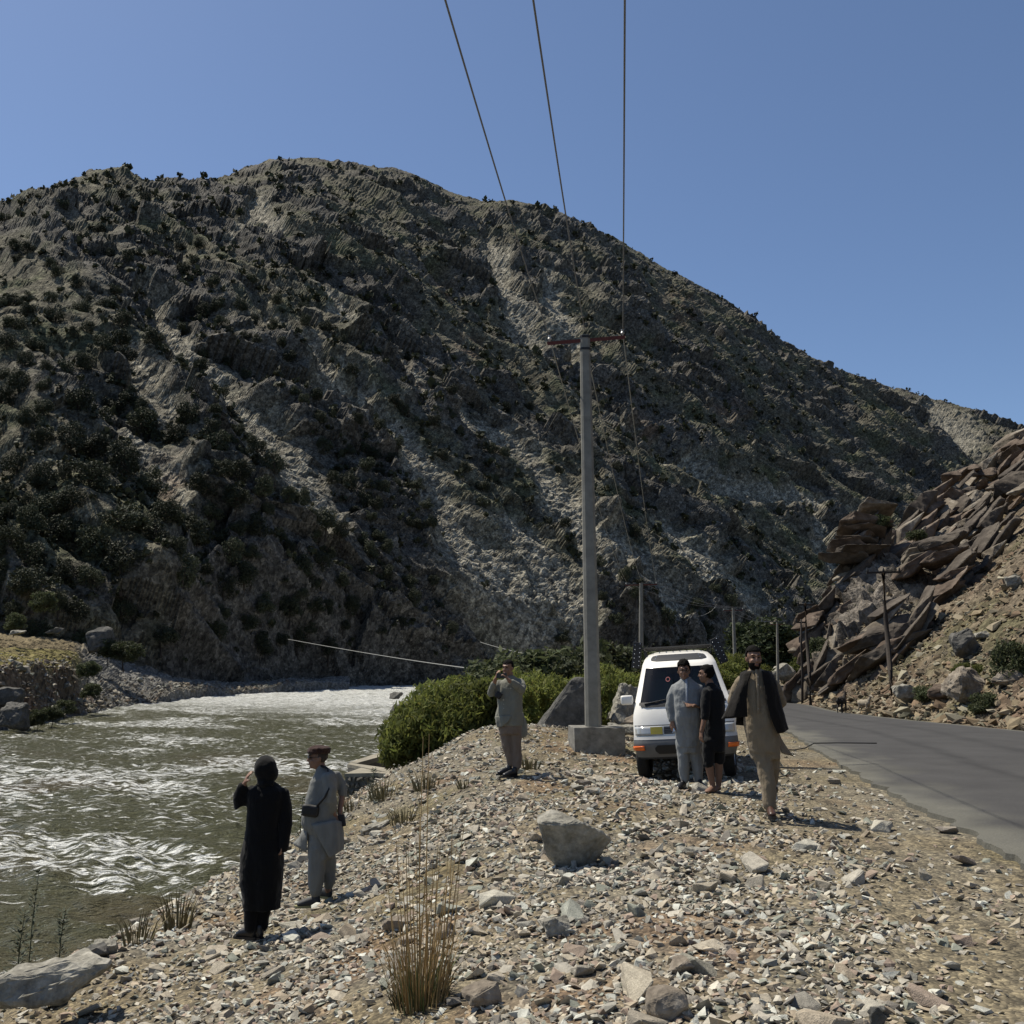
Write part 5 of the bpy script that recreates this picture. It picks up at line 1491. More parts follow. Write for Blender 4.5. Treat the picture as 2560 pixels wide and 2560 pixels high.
# side windows and door seams
for s in (-1, 1):
    for (y0, y1) in ((1.0, 1.75), (1.85, 2.9), (3.0, 3.9)):
        bm = bmesh.new()
        vs = [bm.verts.new((s * (vw(z) + .006), y + (.35 if (y == 1.0 and z > 1.5) else 0), z)) for y, z in ((y0, 1.28), (y1, 1.28), (y1, 1.78), (y0, 1.78))]
        bm.faces.new(vs); bm_obj('side_window', bm, M_darkpl, van)
# roof rack with perforated side plates
rk = empty('roof_rack', (0, 0, 0)); rk.parent = van
for y in (1.5, 2.0, 2.5, 3.0, 3.5):
    bm = bmesh.new(); tube_bm(bm, [(-.62, y, 2.17), (.62, y, 2.17)], [.016] * 2, 6); bm_obj('cross_bar', bm, M_darkpl, rk)
for x in (-.62, .62):
    bm = bmesh.new(); tube_bm(bm, [(x, 1.35, 2.17), (x, 3.7, 2.17)], [.018] * 2, 6); bm_obj('side_rail', bm, M_darkpl, rk)
    for y in (1.5, 2.5, 3.5):
        bm = bmesh.new(); tube_bm(bm, [(x, y, 2.17), (x * .93, y, 1.98)], [.014] * 2, 5); bm_obj('rack_foot', bm, M_darkpl, rk)
for k in range(9):
    bm = bmesh.new(); x = -.5 + .125 * k; tube_bm(bm, [(x, 1.5, 2.19), (x, 3.5, 2.19)], [.009] * 2, 5); bm_obj('slat', bm, M_darkpl, rk)
for s, tz in ((-1, .16), (1, .34)):
    pl = empty('side_plate', (s * .74, 1.45, 2.06)); pl.parent = rk; pl.rotation_euler = (0, -s * tz if s > 0 else .16, 0)
    bm = bmesh.new(); box_bm(bm, (0, 0, 0), (.16, .05, .46), None, .012); bm_obj('plate', bm, M_darkpl, pl)
    bm = bmesh.new()
    for k in range(6):
        for i in (-1, 1):
            r = bmesh.ops.create_icosphere(bm, subdivisions=1, radius=.011); bmesh.ops.translate(bm, vec=(i * .045, -.028, -.19 + .076 * k + i * .015), verts=r['verts'])
    tag(bm_obj('plate_studs', bm, M_chrome, pl), kind='stuff')
tag(van, 'white passenger van with roof rack parked on the gravel facing the camera', 'van')
vp = at(1700, 1943, 16.3)
# the van is centred between its edges at 1588 and 1838 px
vl = at(1600, 1850, 16.3).x; vr = at(1840, 1850, 16.3).x
van.location = ((vl + vr) / 2, 16.3, -.10)
van.scale = (.965, 1, 1)
van.rotation_euler = (R(0.5), R(-3.2), R(-9.0))
# ================================================================== people
def cloth_mat(name, col, scale=18, bstr=.55, rough=.9):
    m, nt, b = new_mat(name)
    col = tuple(c * .72 for c in col)
    tc = nt.nodes.new('ShaderNodeTexCoord')
    mp = nt.nodes.new('ShaderNodeMapping'); mp.inputs['Scale'].default_value = (1.6, 1.6, .55)
    nt.links.new(tc.outputs['Object'], mp.inputs['Vector'])
    n = noise_node(nt, scale * .55, 4, .55, mp.outputs['Vector']); n2 = noise_node(nt, scale * 12, 2, .5, tc.outputs['Object'])
    r = ramp(nt, n.outputs['Fac'], [(.3, tuple(c * .88 for c in col)), (.7, tuple(min(1, c * 1.1) for c in col))])
    nt.links.new(r.outputs['Color'], b.inputs['Base Color'])
    b.inputs['Roughness'].default_value = rough; b.inputs['Specular IOR Level'].default_value = .15
    b.inputs['Sheen Weight'].default_value = .08
    ad = nt.nodes.new('ShaderNodeMath'); ad.operation = 'MULTIPLY_ADD'
    nt.links.new(n2.outputs['Fac'], ad.inputs[0]); ad.inputs[1].default_value = .06; nt.links.new(n.outputs['Fac'], ad.inputs[2])
    bump(nt, b, ad.outputs[0], bstr, .035)
    return m
M_skin = plain_mat('skin', (.34, .19, .125), .55, spec=.35, vary=.1, scale=14)
M_skin_dark = plain_mat('tanned_skin', (.27, .15, .095), .55, spec=.35, vary=.1, scale=14)
M_hair = plain_mat('black_hair', (.010, .009, .008), .9, spec=.1, vary=.4, scale=60, bstr=.6)
M_lip = plain_mat('lips', (.25, .10, .08), .5)
M_eye = plain_mat('dark_eye', (.02, .015, .012), .2)
M_blackcloth = cloth_mat('black_cloth', (.005, .005, .0055))
M_veil = cloth_mat('black_veil', (.006, .006, .0065), 10)
M_blackshoe = plain_mat('black_leather', (.02, .02, .022), .35)
M_greyshoe = plain_mat('grey_trainer', (.05, .052, .055), .7)
M_sole = plain_mat('yellow_sole', (.38, .36, .18), .7)
M_brownshoe = plain_mat('brown_leather', (.09, .045, .03), .4)
M_paleblue = cloth_mat('pale_grey_blue_cloth', (.225, .228, .212))
M_blue = cloth_mat('light_blue_cloth', (.285, .298, .298))
M_sage = cloth_mat('pale_sage_cloth', (.235, .235, .195))
M_pinkbeige = cloth_mat('pinkish_beige_cloth', (.22, .175, .14))
M_khaki = cloth_mat('khaki_cloth', (.27, .215, .145))
M_vest = cloth_mat('dark_waistcoat', (.012, .010, .008))
M_darkgrey = cloth_mat('charcoal_cloth', (.010, .0105, .0115))
M_pakol = cloth_mat('brown_wool', (.055, .028, .022), 26, .8)
M_metal = plain_mat('bright_metal', (.6, .6, .6), .3, metal=1)
M_phone = plain_mat('phone_case', (.03, .03, .03), .4)
M_bag = plain_mat('black_bag', (.015, .015, .016), .6, vary=.3, scale=20, bstr=.4)
wr_tex = bpy.data.textures.new('wrinkles', 'CLOUDS'); wr_tex.noise_scale = .11; wr_tex.noise_depth = 2
def V3(*a): return Vector(a)
def chain(bm, pts, rad, seg=12, side=(1, 0, 0), round_ends=True):
    """tapering limb through points; rad entries are r or (r_side, r_other)"""
    pts = [Vector(p) for p in pts]; R_ = [(r, r) if not isinstance(r, tuple) else r for r in rad]
    if round_ends:
        d0 = (pts[0] - pts[1]).normalized(); d1 = (pts[-1] - pts[-2]).normalized()
        a = min(R_[0]); b = min(R_[-1])
        pts = [pts[0] + d0 * a * .75, pts[0] + d0 * a * .4] + pts + [pts[-1] + d1 * b * .4, pts[-1] + d1 * b * .75]
        R_ = [tuple(x * .45 for x in R_[0]), tuple(x * .85 for x in R_[0])] + R_ + [tuple(x * .85 for x in R_[-1]), tuple(x * .45 for x in R_[-1])]
    rings = []; side = Vector(side)
    for i, p in enumerate(pts):
        t = (pts[min(i + 1, len(pts) - 1)] - pts[max(i - 1, 0)]).normalized()
        u = side - t * side.dot(t)
        if u.length < .05: u = Vector((0, 1, 0)) - t * t.y
        u.normalize(); v = t.cross(u)
        rings.append([bm.verts.new(p + u * math.cos(6.2832 * k / seg) * R_[i][0] + v * math.sin(6.2832 * k / seg) * R_[i][1]) for k in range(seg)])
    for a, b in zip(rings[:-1], rings[1:]):
        for k in range(seg): bm.faces.new((a[k], a[(k + 1) % seg], b[(k + 1) % seg], b[k]))
    bm.faces.new(rings[0][::-1]); bm.faces.new(rings[-1])
def blob(bm, c, r, rot=None, sub=2):
    q = bmesh.ops.create_icosphere(bm, subdivisions=sub, radius=1)
    m = Matrix.Diagonal((*r, 1))
    if rot is not None: m = rot.to_4x4() @ m
    bmesh.ops.transform(bm, matrix=Matrix.Translation(c) @ m, verts=q['verts'])
def torso(bm, rows, folds=(7, .03, 0.0), seg=30):
    """garment rings: (z, x_left, x_right, y_centre, y_half)"""
    rings = []
    for i, (z, xl, xr, yc, ry) in enumerate(rows):
        cx = (xl + xr) / 2; rx = (xr - xl) / 2; ring = []
        for k in range(seg):
            a = 6.2832 * k / seg
            amp = folds[1] * (1 - i / max(1, len(rows) - 1)) ** .7
            f = 1 + amp * math.sin(folds[0] * a + folds[2] + z * 2.2) + amp * .5 * math.sin(3 * a + 1 + z * 5)
            c_, s_ = math.cos(a), math.sin(a)
            sup = (abs(c_) ** 2.6 + abs(s_) ** 2.6) ** (-1 / 2.6)
            ring.append(bm.verts.new((cx + rx * c_ * sup * f, yc + ry * s_ * sup * f, z)))
        rings.append(ring)
    for a, b in zip(rings[:-1], rings[1:]):
        for k in range(seg): bm.faces.new((a[k], a[(k + 1) % seg], b[(k + 1) % seg], b[k]))
    bm.faces.new(rings[0][::-1]); bm.faces.new(rings[-1])
def remeshed(name, bm, mat, parent, vox=.014, smooth=4, wr=0.0):
    bmesh.ops.recalc_face_normals(bm, faces=bm.faces)
    o = bm_obj(name, bm, mat, parent, True)
    m = o.modifiers.new('r', 'REMESH'); m.mode = 'VOXEL'; m.voxel_size = vox; m.use_smooth_shade = True
    m = o.modifiers.new('s', 'SMOOTH'); m.factor = .5; m.iterations = smooth
    if wr:
        m = o.modifiers.new('d', 'DISPLACE'); m.texture = wr_tex; m.strength = wr; m.mid_level = .5; m.texture_coords = 'LOCAL'
    return o
def yawm(a): return Matrix.Rotation(a, 3, 'Z')
def head_into(bm, c, yaw, pitch=0.0, s=1.0, nose=1.0):
    """head centred at c (mid height); yaw 0 looks to -y (the camera)"""
    M = (Matrix.Rotation(yaw, 3, 'Z') @ Matrix.Rotation(pitch, 3, 'X'))
    def P(x, y, z): return Vector(c) + M @ Vector((x * s, y * s, z * s))
    blob(bm, P(0, .012, .028), (.074 * s, .094 * s, .088 * s), M, 3)
    blob(bm, P(0, -.018, -.035), (.062 * s, .076 * s, .082 * s), M, 3)
    blob(bm, P(0, -.052, -.088), (.036 * s, .035 * s, .028 * s), M)                    # chin
    chain(bm, [P(0, -.088, .022), P(0, -.100, -.004), P(0, -.108 * nose, -.026)], [.009 * s, .011 * s, .015 * s], 8)
    blob(bm, P(0, -.085, -.062), (.024 * s, .012 * s, .010 * s), M)                     # mouth
    chain(bm, [P(-.045, -.077, .034), P(0, -.091, .032), P(.045, -.077, .034)], [.011 * s, .012 * s, .011 * s], 8)   # brow
    for sx in (-1, 1):
        blob(bm, P(sx * .075, .008, -.008), (.011 * s, .022 * s, .033 * s), M)          # ears
        blob(bm, P(sx * .040, -.066, -.026), (.022 * s, .02 * s, .02 * s), M)           # cheeks
    return M, P
def face_parts(root, M, P, s=1.0, beard=False, glasses=False, dark_glasses=False, skin=None):
    for sx in (-1, 1):
        bm = bmesh.new(); blob(bm, P(sx * .031, -.078, .012), (.013 * s, .008 * s, .007 * s), M); bm_obj('eye', bm, M_eye, root, True)
        bm = bmesh.new(); chain(bm, [P(sx * .014, -.096, .034), P(sx * .034, -.092, .039), P(sx * .052, -.078, .034)], [.004 * s, .005 * s, .003 * s], 6); bm_obj('eyebrow', bm, M_hair, root)
    bm = bmesh.new(); blob(bm, P(0, -.096, -.064), (.024 * s, .006 * s, .006 * s), M); bm_obj('lips', bm, M_lip, root, True)
    if beard:
        bm = bmesh.new(); blob(bm, P(0, -.019, -.046), (.0655 * s, .081 * s, .086 * s), M, 4)
        inv = M.inverted(); c0 = P(0, 0, 0)
        kill = []
        for v in bm.verts:
            q = inv @ (v.co - c0)
            cheek = -.012 * s if q.y > -.035 * s else -.040 * s
            mouth = q.y < -.06 * s and abs(q.x) < .024 * s and -.074 * s < q.z < -.056 * s
            if q.z > cheek or mouth or q.y > .028 * s: kill.append(v)
        bmesh.ops.delete(bm, geom=kill, context='VERTS')
        bm_obj('beard', bm, M_hair, root, True)
    if glasses or dark_glasses:
        bm = bmesh.new()
        for sx in (-1, 1):
            n = 12; ring = [P(sx * .033 + .024 * math.cos(6.2832 * k / n), -.104 + .004 * abs(math.cos(6.2832 * k / n)), .010 + .018 * math.sin(6.2832 * k / n)) for k in range(n + 1)]
            tube_bm(bm, ring, [.003 * s] * (n + 1), 5)
            tube_bm(bm, [P(sx * .057, -.1, .016), P(sx * .078, -.03, .016), P(sx * .08, .015, .008)], [.003 * s] * 3, 5)
            if dark_glasses: blob(bm, P(sx * .033, -.103, .010), (.023 * s, .004 * s, .017 * s), M)
        tube_bm(bm, [P(-.011, -.106, .013), P(.011, -.106, .013)], [.003 * s] * 2, 5)
        bm_obj('glasses', bm, M_phone, root)
def hair_cap(root, M, P, s=1.0, front=-.062, low=-.045, vol=1.0, wave=0.0, mat=None, nape=-.07):
    bm = bmesh.new(); q = bmesh.ops.create_icosphere(bm, subdivisions=4, radius=1)
    c0 = P(0, .014, .032); rot = M.to_4x4()
    kill = []
    for v in bm.verts:
        d = v.co.copy()
        r = Vector((d.x * .081 * s, d.y * .101 * s, d.z * .097 * s)) * (1 + .06 * (vol - 1)) 
        if d.z > 0: r.z *= 1 + .22 * (vol - 1)
        n = mnoise.noise(d * 3.5) * .006 + mnoise.noise(d * 9) * (.004 + wave)
        r += d * n * s
        y = r.y + .014 * s; z = r.z + .032 * s
        lim = low * s if y > -.01 * s else .062 * s
        if y < -.035 * s: lim = .068 * s
        if y > .03 * s: lim = nape * s
        if z < lim: kill.append(v)
        v.co = c0 + M @ r
    bmesh.ops.delete(bm, geom=kill, context='VERTS')
    o = bm_obj('hair', bm, mat or M_hair, root, True)
    m = o.modifiers.new('s', 'SOLIDIFY'); m.thickness = .012; m.offset = -1
    return o
def hand_into(bm, wrist, direc, palm_n, s=1.0, curl=.5, thumb=1, spread=.0):
    """palm and five fingers; direc = along the hand, palm_n = out of the palm"""
    d = Vector(direc).normalized(); n = Vector(palm_n); n = (n - d * n.dot(d)).normalized(); w = d.cross(n)
    W = Vector(wrist)
    chain(bm, [W - d * .01, W + d * .03 * s, W + d * .085 * s], [(.026 * s, .018 * s), (.036 * s, .017 * s), (.042 * s, .014 * s)], 10, w)
    for i, (o, L) in enumerate(((-.036, .058), (-.0125, .074), (.0125, .079), (.036, .068))):
        b = W + d * .088 * s + w * o * s
        c1 = curl * .9; c2 = curl * 1.9
        f = d + w * (o * spread * 14)
        p1 = b + (f * math.cos(c1 * .5) + n * math.sin(c1 * .5)) * L * .45 * s
        p2 = p1 + (f * math.cos(c1 + .2 * curl) + n * math.sin(c1 + .2 * curl)) * L * .32 * s
        p3 = p2 + (f * math.cos(c2) + n * math.sin(c2)) * L * .26 * s
        chain(bm, [b - d * .01, p1, p2, p3], [.0098 * s, .0092 * s, .0086 * s, .0074 * s], 8, w)
    t0 = W + d * .028 * s + w * thumb * -.032 * s
    chain(bm, [t0, t0 + (d * .55 - w * thumb * .6 + n * .35).normalized() * .036 * s, t0 + (d * .75 - w * thumb * .45 + n * .55).normalized() * .066 * s], [.013 * s, .011 * s, .0085 * s], 8, w)
def shoe(root, heel, direc, L=.27, mat=None, sole=None, h=.09, pitch=0.0):
    d = Vector(direc).normalized(); side = Vector((-d.y, d.x, 0)); up = Vector((0, 0, 1))
    if pitch:
        q = Quaternion(side, pitch); d = q @ d; up = q @ up
    H = Vector(heel)
    e = empty('shoe', (0, 0, 0)); e.parent = root
    bm = bmesh.new()
    chain(bm, [H + up * .052 + d * .03, H + up * .062 + d * .10, H + up * .05 + d * .17, H + up * .038 + d * (L - .045)], [(.036, .05), (.038, .052), (.044, .040), (.040, .026)], 12, side)
    chain(bm, [H + up * .06 + d * .045, H + up * (h + .03) + d * .05], [.042, .041], 12, side)
    remeshed('upper', bm, mat or M_blackshoe, e, .009, 3)
    bm = bmesh.new(); lo = []; hi = []
    for (a, w) in ((0, .026), (.03, .034), (.10, .033), (.17, .043), (.22, .042), (.25, .032), (.268, .016)):
        lo.append((a * L / .27, w))
    pts = [H + d * a + side * w for a, w in lo] + [H + d * a - side * w for a, w in lo[::-1]]
    vb = [bm.verts.new(p) for p in pts]; vt = [bm.verts.new(p + up * .024) for p in pts]
    bm.faces.new(vb); bm.faces.new(vt[::-1])
    for i in range(len(pts)): bm.faces.new((vb[i - 1], vb[i], vt[i], vt[i - 1]))
    bmesh.ops.recalc_face_normals(bm, faces=bm.faces)
    bm_obj('sole', bm, sole or M_blackshoe, e)
    return e
def sheet(root, name, grid, mat, thick=.008, sub=2):
    """loose cloth flap: rows of points"""
    bm = bmesh.new(); g = [[bm.verts.new(p) for p in row] for row in grid]
    for a, b in zip(g[:-1], g[1:]):
        for i in range(len(a) - 1): bm.faces.new((a[i], a[i + 1], b[i + 1], b[i]))
    o = bm_obj(name, bm, mat, root, True)
    m = o.modifiers.new('u', 'SUBSURF'); m.levels = sub; m.render_levels = sub; m.subdivision_type = 'SIMPLE'
    m = o.modifiers.new('d', 'DISPLACE'); m.texture = wr_tex; m.strength = .018; m.texture_coords = 'LOCAL'
    m = o.modifiers.new('s', 'SOLIDIFY'); m.thickness = thick
    return o
def person(px, py, D, label, scale=1.0):
    p = at(px, py, D); p.z = gz(p.x, p.y) + .012; e = empty('person', p)
    e.scale = (scale,) * 3
    tag(e, label, 'person'); return e
def zz(y, s=1.0, y0=1820): return (y0 - y) * s / 1000

# ---- 1. woman in black, seen from behind, hand raised to her brow
r1 = person(650, 2336, 9.25, 'woman in a long black coat and head veil seen from behind, hand at her brow', .905)
bm = bmesh.new()
M1, P1_ = head_into(bm, (-.01, .0, 1.60), 2.6, .05)
chain(bm, [(0, .01, .5), (0, .01, .95), (0, .01, 1.35), (-.005, .005, 1.54)], [.06, .07, .08, .05])
chain(bm, [(-.13, .01, 1.37), (-.275, -.03, 1.275), (-.20, -.06, 1.46)], [.045, .04, .027])
hand_into(bm, (-.20, -.06, 1.465), (.38, .02, .92), (.8, .3, -.2), .95, .55, 1, .3)
chain(bm, [(.16, .01, 1.37), (.21, -.0, 1.12), (.20, -.06, .93)], [.045, .04, .028])
hand_into(bm, (.20, -.06, .93), (0, -.1, -1), (-1, 0, 0), .95, .6, -1)
for sx in (-1, 1): chain(bm, [(sx * .06 - .02, .01, .9), (sx * .06 - .03, .02 * sx, .45), (sx * .05 - .04, .03 * sx, .09)], [.06, .045, .03])
remeshed('body', bm, M_skin, r1, .009, 2)
bm = bmesh.new()
torso(bm, [(.285, -.165, .18, .0, .15), (.41, -.182, .187, 0, .165), (.51, -.205, .197, 0, .175), (.66, -.215, .207, 0, .18), (.81, -.207, .19, 0, .175), (.93, -.19, .165, 0, .16), (1.03, -.175, .155, 0, .15), (1.18, -.165, .165, 0, .145), (1.32, -.18, .19, 0, .135), (1.40, -.165, .185, 0, .11), (1.45, -.10, .12, 0, .085), (1.49, -.055, .06, 0, .06)], (9, .022, .4))
chain(bm, [(-.13, .01, 1.38), (-.22, -.01, 1.31), (-.275, -.03, 1.265), (-.262, -.04, 1.32), (-.215, -.055, 1.44)], [.07, .072, .068, .058, .045])
chain(bm, [(.165, .01, 1.37), (.20, .0, 1.22), (.215, -.02, 1.08), (.215, -.05, .94), (.21, -.06, .86)], [.068, .066, .066, .06, .05])
remeshed('coat', bm, M_blackcloth, r1, .012, 4, .022)
sheet(r1, 'shawl_end', [[V3(.15, -.05, 1.13), V3(.20, -.07, 1.14), V3(.245, -.05, 1.14)], [V3(.155, -.06, 1.06), V3(.21, -.08, 1.05), V3(.262, -.05, 1.09)], [V3(.165, -.06, 1.005), V3(.225, -.075, 1.02), V3(.27, -.05, 1.08)]], M_veil)
bm = bmesh.new()
blob(bm, (-.012, .005, 1.612), (.112, .125, .124), None, 3); blob(bm, (-.045, .045, 1.585), (.085, .09, .105), None, 3); blob(bm, (.035, .0, 1.565), (.085, .10, .095), None, 3); blob(bm, (-.005, 0, 1.50), (.088, .088, .07))
chain(bm, [(-.06, -.05, 1.455), (0, -.085, 1.462), (.07, -.06, 1.47)], [.028, .034, .03])
remeshed('head_veil', bm, M_veil, r1, .010, 4, .012)
bm = bmesh.new()
for sx in (-1, 1): chain(bm, [(sx * .06 - .03, .02 * sx, .45), (sx * .052 - .035, .03 * sx, .25), (sx * .05 - .04, .03 * sx, .11)], [.09, .072, .06])
remeshed('trousers', bm, M_blackcloth, r1, .013, 3, .012)
shoe(r1, (-.03, .0, 0), (-.93, .25, 0), .25, M_blackshoe); shoe(r1, (.03, -.03, .0), (-.7, .6, 0), .24, M_blackshoe)

# ---- 2. man in a brown wool cap, hands behind his back
r2 = person(795, 2262, 10.8, 'man in pale grey tunic and brown wool cap looking at the river, hands behind back', .945)
bm = bmesh.new()
yw = -1.25
M2, P2_ = head_into(bm, (-.055, .0, 1.565), yw, 0)
chain(bm, [(.03, .02, .7), (.0, .0, .95), (.03, .02, 1.3), (-.03, .015, 1.49)], [.07, .08, .08, .056])
chain(bm, [(.085, -.10, 1.36), (.115, -.12, 1.12), (.15, -.04, .96)], [.04, .036, .03]); 
chain(bm, [(.12, .12, 1.36), (.205, .15, 1.16), (.20, .05, .96)], [.04, .036, .028])
hand_into(bm, (.155, -.03, .955), (.55, .25, -.75), (-.6, .5, 0), .95, .7, 1)
hand_into(bm, (.20, .05, .95), (.1, -.2, -.95), (-.6, 0, -.2), .95, .8, -1)
chain(bm, [(.0, -.05, .85), (-.015, -.06, .4), (-.005, -.06, .09)], [.07, .05, .032]); chain(bm, [(.05, .06, .85), (.085, .08, .4), (.085, .09, .14)], [.07, .05, .032])
remeshed('body', bm, M_skin, r2, .009, 2)
face_parts(r2, M2, P2_, dark_glasses=True)
hair_cap(r2, M2, P2_, low=-.02, vol=.8, mat=plain_mat('cropped_grey_hair', (.06, .045, .038), .8), nape=-.05)
bm = bmesh.new()   # pakol: a rolled rim and a flat drooping crown
n = 22; c0 = P2_(0, .012, .075)
ring = [c0 + M2 @ V3(math.cos(6.2832 * k / n) * .094, math.sin(6.2832 * k / n) * .108, -.004) for k in range(n + 1)]
tube_bm(bm, ring, [.026] * (n + 1), 8)
blob(bm, c0 + V3(.008, 0, .026), (.128, .124, .038), None, 3)
remeshed('wool_cap', bm, M_pakol, r2, .009, 2, .012)
bm = bmesh.new()
torso(bm, [(.60, -.08, .19, .02, .15), (.72, -.12, .205, .02, .16), (.86, -.205, .20, .0, .165), (.96, -.205, .17, 0, .16), (1.08, -.175, .155, 0, .15), (1.20, -.155, .16, .01, .15), (1.32, -.125, .16, .02, .15), (1.40, -.085, .14, .02, .12), (1.455, -.065, .05, .02, .075), (1.485, -.055, .03, .015, .062)], (7, .028, .8))
chain(bm, [(.085, -.11, 1.375), (.115, -.13, 1.25), (.125, -.12, 1.12), (.14, -.07, 1.03)], [.066, .07, .066, .055])
chain(bm, [(.12, .13, 1.37), (.185, .16, 1.27), (.21, .155, 1.16)], [.064, .062, .058])
remeshed('tunic', bm, M_paleblue, r2, .012, 4, .026)
sheet(r2, 'tunic_front_flap', [[V3(-.13, -.10, .83), V3(-.16, -.03, .84), V3(-.18, .06, .84)], [V3(-.12, -.12, .72), V3(-.21, -.05, .73), V3(-.24, .05, .72)], [V3(-.125, -.10, .57), V3(-.21, -.06, .61), V3(-.305, .03, .65)]], M_paleblue)
sheet(r2, 'tunic_back_flap', [[V3(-.07, -.165, .88), V3(.05, -.18, .90), V3(.18, -.13, .92), V3(.24, .0, .88)], [V3(-.0, -.175, .76), V3(.08, -.19, .76), V3(.20, -.15, .78), V3(.255, .0, .76)], [V3(.09, -.18, .62), V3(.13, -.19, .60), V3(.21, -.16, .61), V3(.262, -.02, .62)], [V3(.14, -.17, .535), V3(.165, -.18, .54), V3(.21, -.15, .57), V3(.262, -.03, .60)]], M_paleblue)
bm = bmesh.new()
torso(bm, [(.50, -.125, .15, .01, .15), (.62, -.13, .16, .01, .16), (.80, -.13, .16, .01, .15)], (6, .02, 0))
chain(bm, [(-.01, -.06, .62), (-.015, -.06, .38), (-.02, -.06, .24), (-.01, -.06, .145)], [(.105, .10), (.095, .095), (.085, .085), (.062, .062)])
chain(bm, [(.06, .07, .62), (.085, .08, .40), (.10, .09, .25), (.09, .09, .19)], [(.10, .10), (.082, .09), (.068, .07), (.055, .055)])
remeshed('trousers', bm, M_paleblue, r2, .012, 4, .024)
shoe(r2, (.04, -.06, 0), (-1, -.12, 0), .28, M_greyshoe, M_sole); shoe(r2, (.13, .10, .05), (-.85, .5, 0), .27, M_greyshoe, M_sole)
bm = bmesh.new(); box_bm(bm, (-.085, -.155, 1.02), (.19, .09, .13), Matrix.Rotation(.12, 3, 'Y'), .03); remeshed('waist_bag', bm, M_bag, r2, .01, 3)
bm = bmesh.new(); tube_bm(bm, [V3(.0, -.05, 1.485), V3(.075, -.09, 1.46), V3(.115, -.155, 1.36), V3(.115, -.19, 1.25), V3(.07, -.195, 1.16), V3(-.01, -.18, 1.07)], [.013] * 6, 6); bm_obj('bag_strap', bm, M_bag, r2, True)
bm = bmesh.new(); box_bm(bm, (.235, .0, .895), (.075, .05, .13), Matrix.Rotation(-.2, 3, 'Y'), .012)
ph = bm_obj('black_pouch', bm, M_bag); ph.location = r2.location; ph.scale = r2.scale; tag(ph, 'small black pouch held behind the back of the man in the wool cap', 'pouch')

# ---- 3. man taking a picture with his phone
r3 = person(1277, 1930, 15.7, 'man in sage tunic and beige trousers holding up a phone to take a picture', 1.03)
S3 = .98
def q3_(x, y): return ((x - 470) * S3 / 1000, zz(y, S3))
bm = bmesh.new()
M3, P3_ = head_into(bm, (-.045, .0, 1.59), -.55, .08)
chain(bm, [(0, .02, .7), (0, .02, .95), (0, .02, 1.30), (-.03, .02, 1.52)], [.07, .09, .09, .056])
chain(bm, [(-.17, .0, 1.35), (-.29, -.08, 1.22), (-.225, -.22, 1.43)], [.045, .042, .03])
chain(bm, [(.14, .0, 1.38), (.165, -.12, 1.27), (-.03, -.26, 1.41)], [.045, .042, .03])
hand_into(bm, (-.222, -.225, 1.435), (.25, -.2, .95), (.9, .2, -.3), .95, .9, -1)
hand_into(bm, (-.032, -.262, 1.415), (-.6, -.15, .75), (-.5, .3, -.7), .95, .9, 1)
chain(bm, [(-.08, .0, .85), (-.06, .0, .45), (-.005, .015, .10)], [.06, .045, .03]); chain(bm, [(.07, .0, .85), (.08, .0, .45), (.085, -.01, .10)], [.06, .045, .03])
remeshed('body', bm, M_skin, r3, .009, 2)
face_parts(r3, M3, P3_); hair_cap(r3, M3, P3_, low=-.01, vol=1.0)
bm = bmesh.new()
torso(bm, [(.74, -.20, .17, .0, .16), (.86, -.235, .18, 0, .17), (.92, -.225, .18, 0, .17), (1.02, -.20, .175, 0, .165), (1.15, -.20, .175, 0, .16), (1.28, -.205, .18, 0, .15), (1.37, -.18, .175, .01, .125), (1.43, -.10, .10, .015, .09), (1.475, -.065, .05, .01, .064)], (7, .028, 2.0))
chain(bm, [(-.17, .0, 1.36), (-.24, -.05, 1.27), (-.29, -.085, 1.215), (-.275, -.13, 1.29), (-.255, -.17, 1.355)], [.066, .07, .066, .058, .048])
chain(bm, [(.14, .0, 1.38), (.165, -.07, 1.31), (.165, -.125, 1.265), (.09, -.19, 1.33), (.02, -.235, 1.385)], [.068, .072, .066, .056, .046])
remeshed('tunic', bm, M_sage, r3, .012, 4, .026)
sheet(r3, 'tunic_tail', [[V3(.11, .02, .95), V3(.15, .06, .95), V3(.17, .12, .95)], [V3(.13, .0, .80), V3(.20, .06, .80), V3(.225, .12, .80)], [V3(.15, -.0, .66), V3(.22, .06, .66), V3(.245, .12, .67)], [V3(.155, -.0, .56), V3(.20, .05, .565), V3(.245, .10, .60)]], M_sage)
sheet(r3, 'tunic_front', [[V3(-.225, -.08, .88), V3(-.12, -.17, .89), V3(.0, -.18, .90)], [V3(-.225, -.09, .80), V3(-.12, -.175, .82), V3(-.0, -.185, .86)], [V3(-.20, -.09, .72), V3(-.13, -.17, .73), V3(-.04, -.185, .80)]], M_sage)
bm = bmesh.new()
torso(bm, [(.62, -.17, .155, .01, .15), (.72, -.18, .16, .01, .16), (.9, -.17, .16, .01, .15)], (6, .02, 0))
chain(bm, [(-.085, .0, .70), (-.06, .0, .45), (-.02, .01, .28), (-.005, .01, .18)], [(.095, .10), (.08, .085), (.058, .065), (.046, .055)])
chain(bm, [(.07, .0, .70), (.08, .0, .45), (.09, .0, .28), (.09, .0, .15)], [(.095, .10), (.082, .09), (.075, .078), (.07, .07)])
remeshed('trousers', bm, M_pinkbeige, r3, .012, 4, .024)
shoe(r3, (.02, .03, .03), (-.85, -.45, 0), .27, M_blackshoe); shoe(r3, (.10, -.02, 0), (-.85, -.5, 0), .28, M_blackshoe)
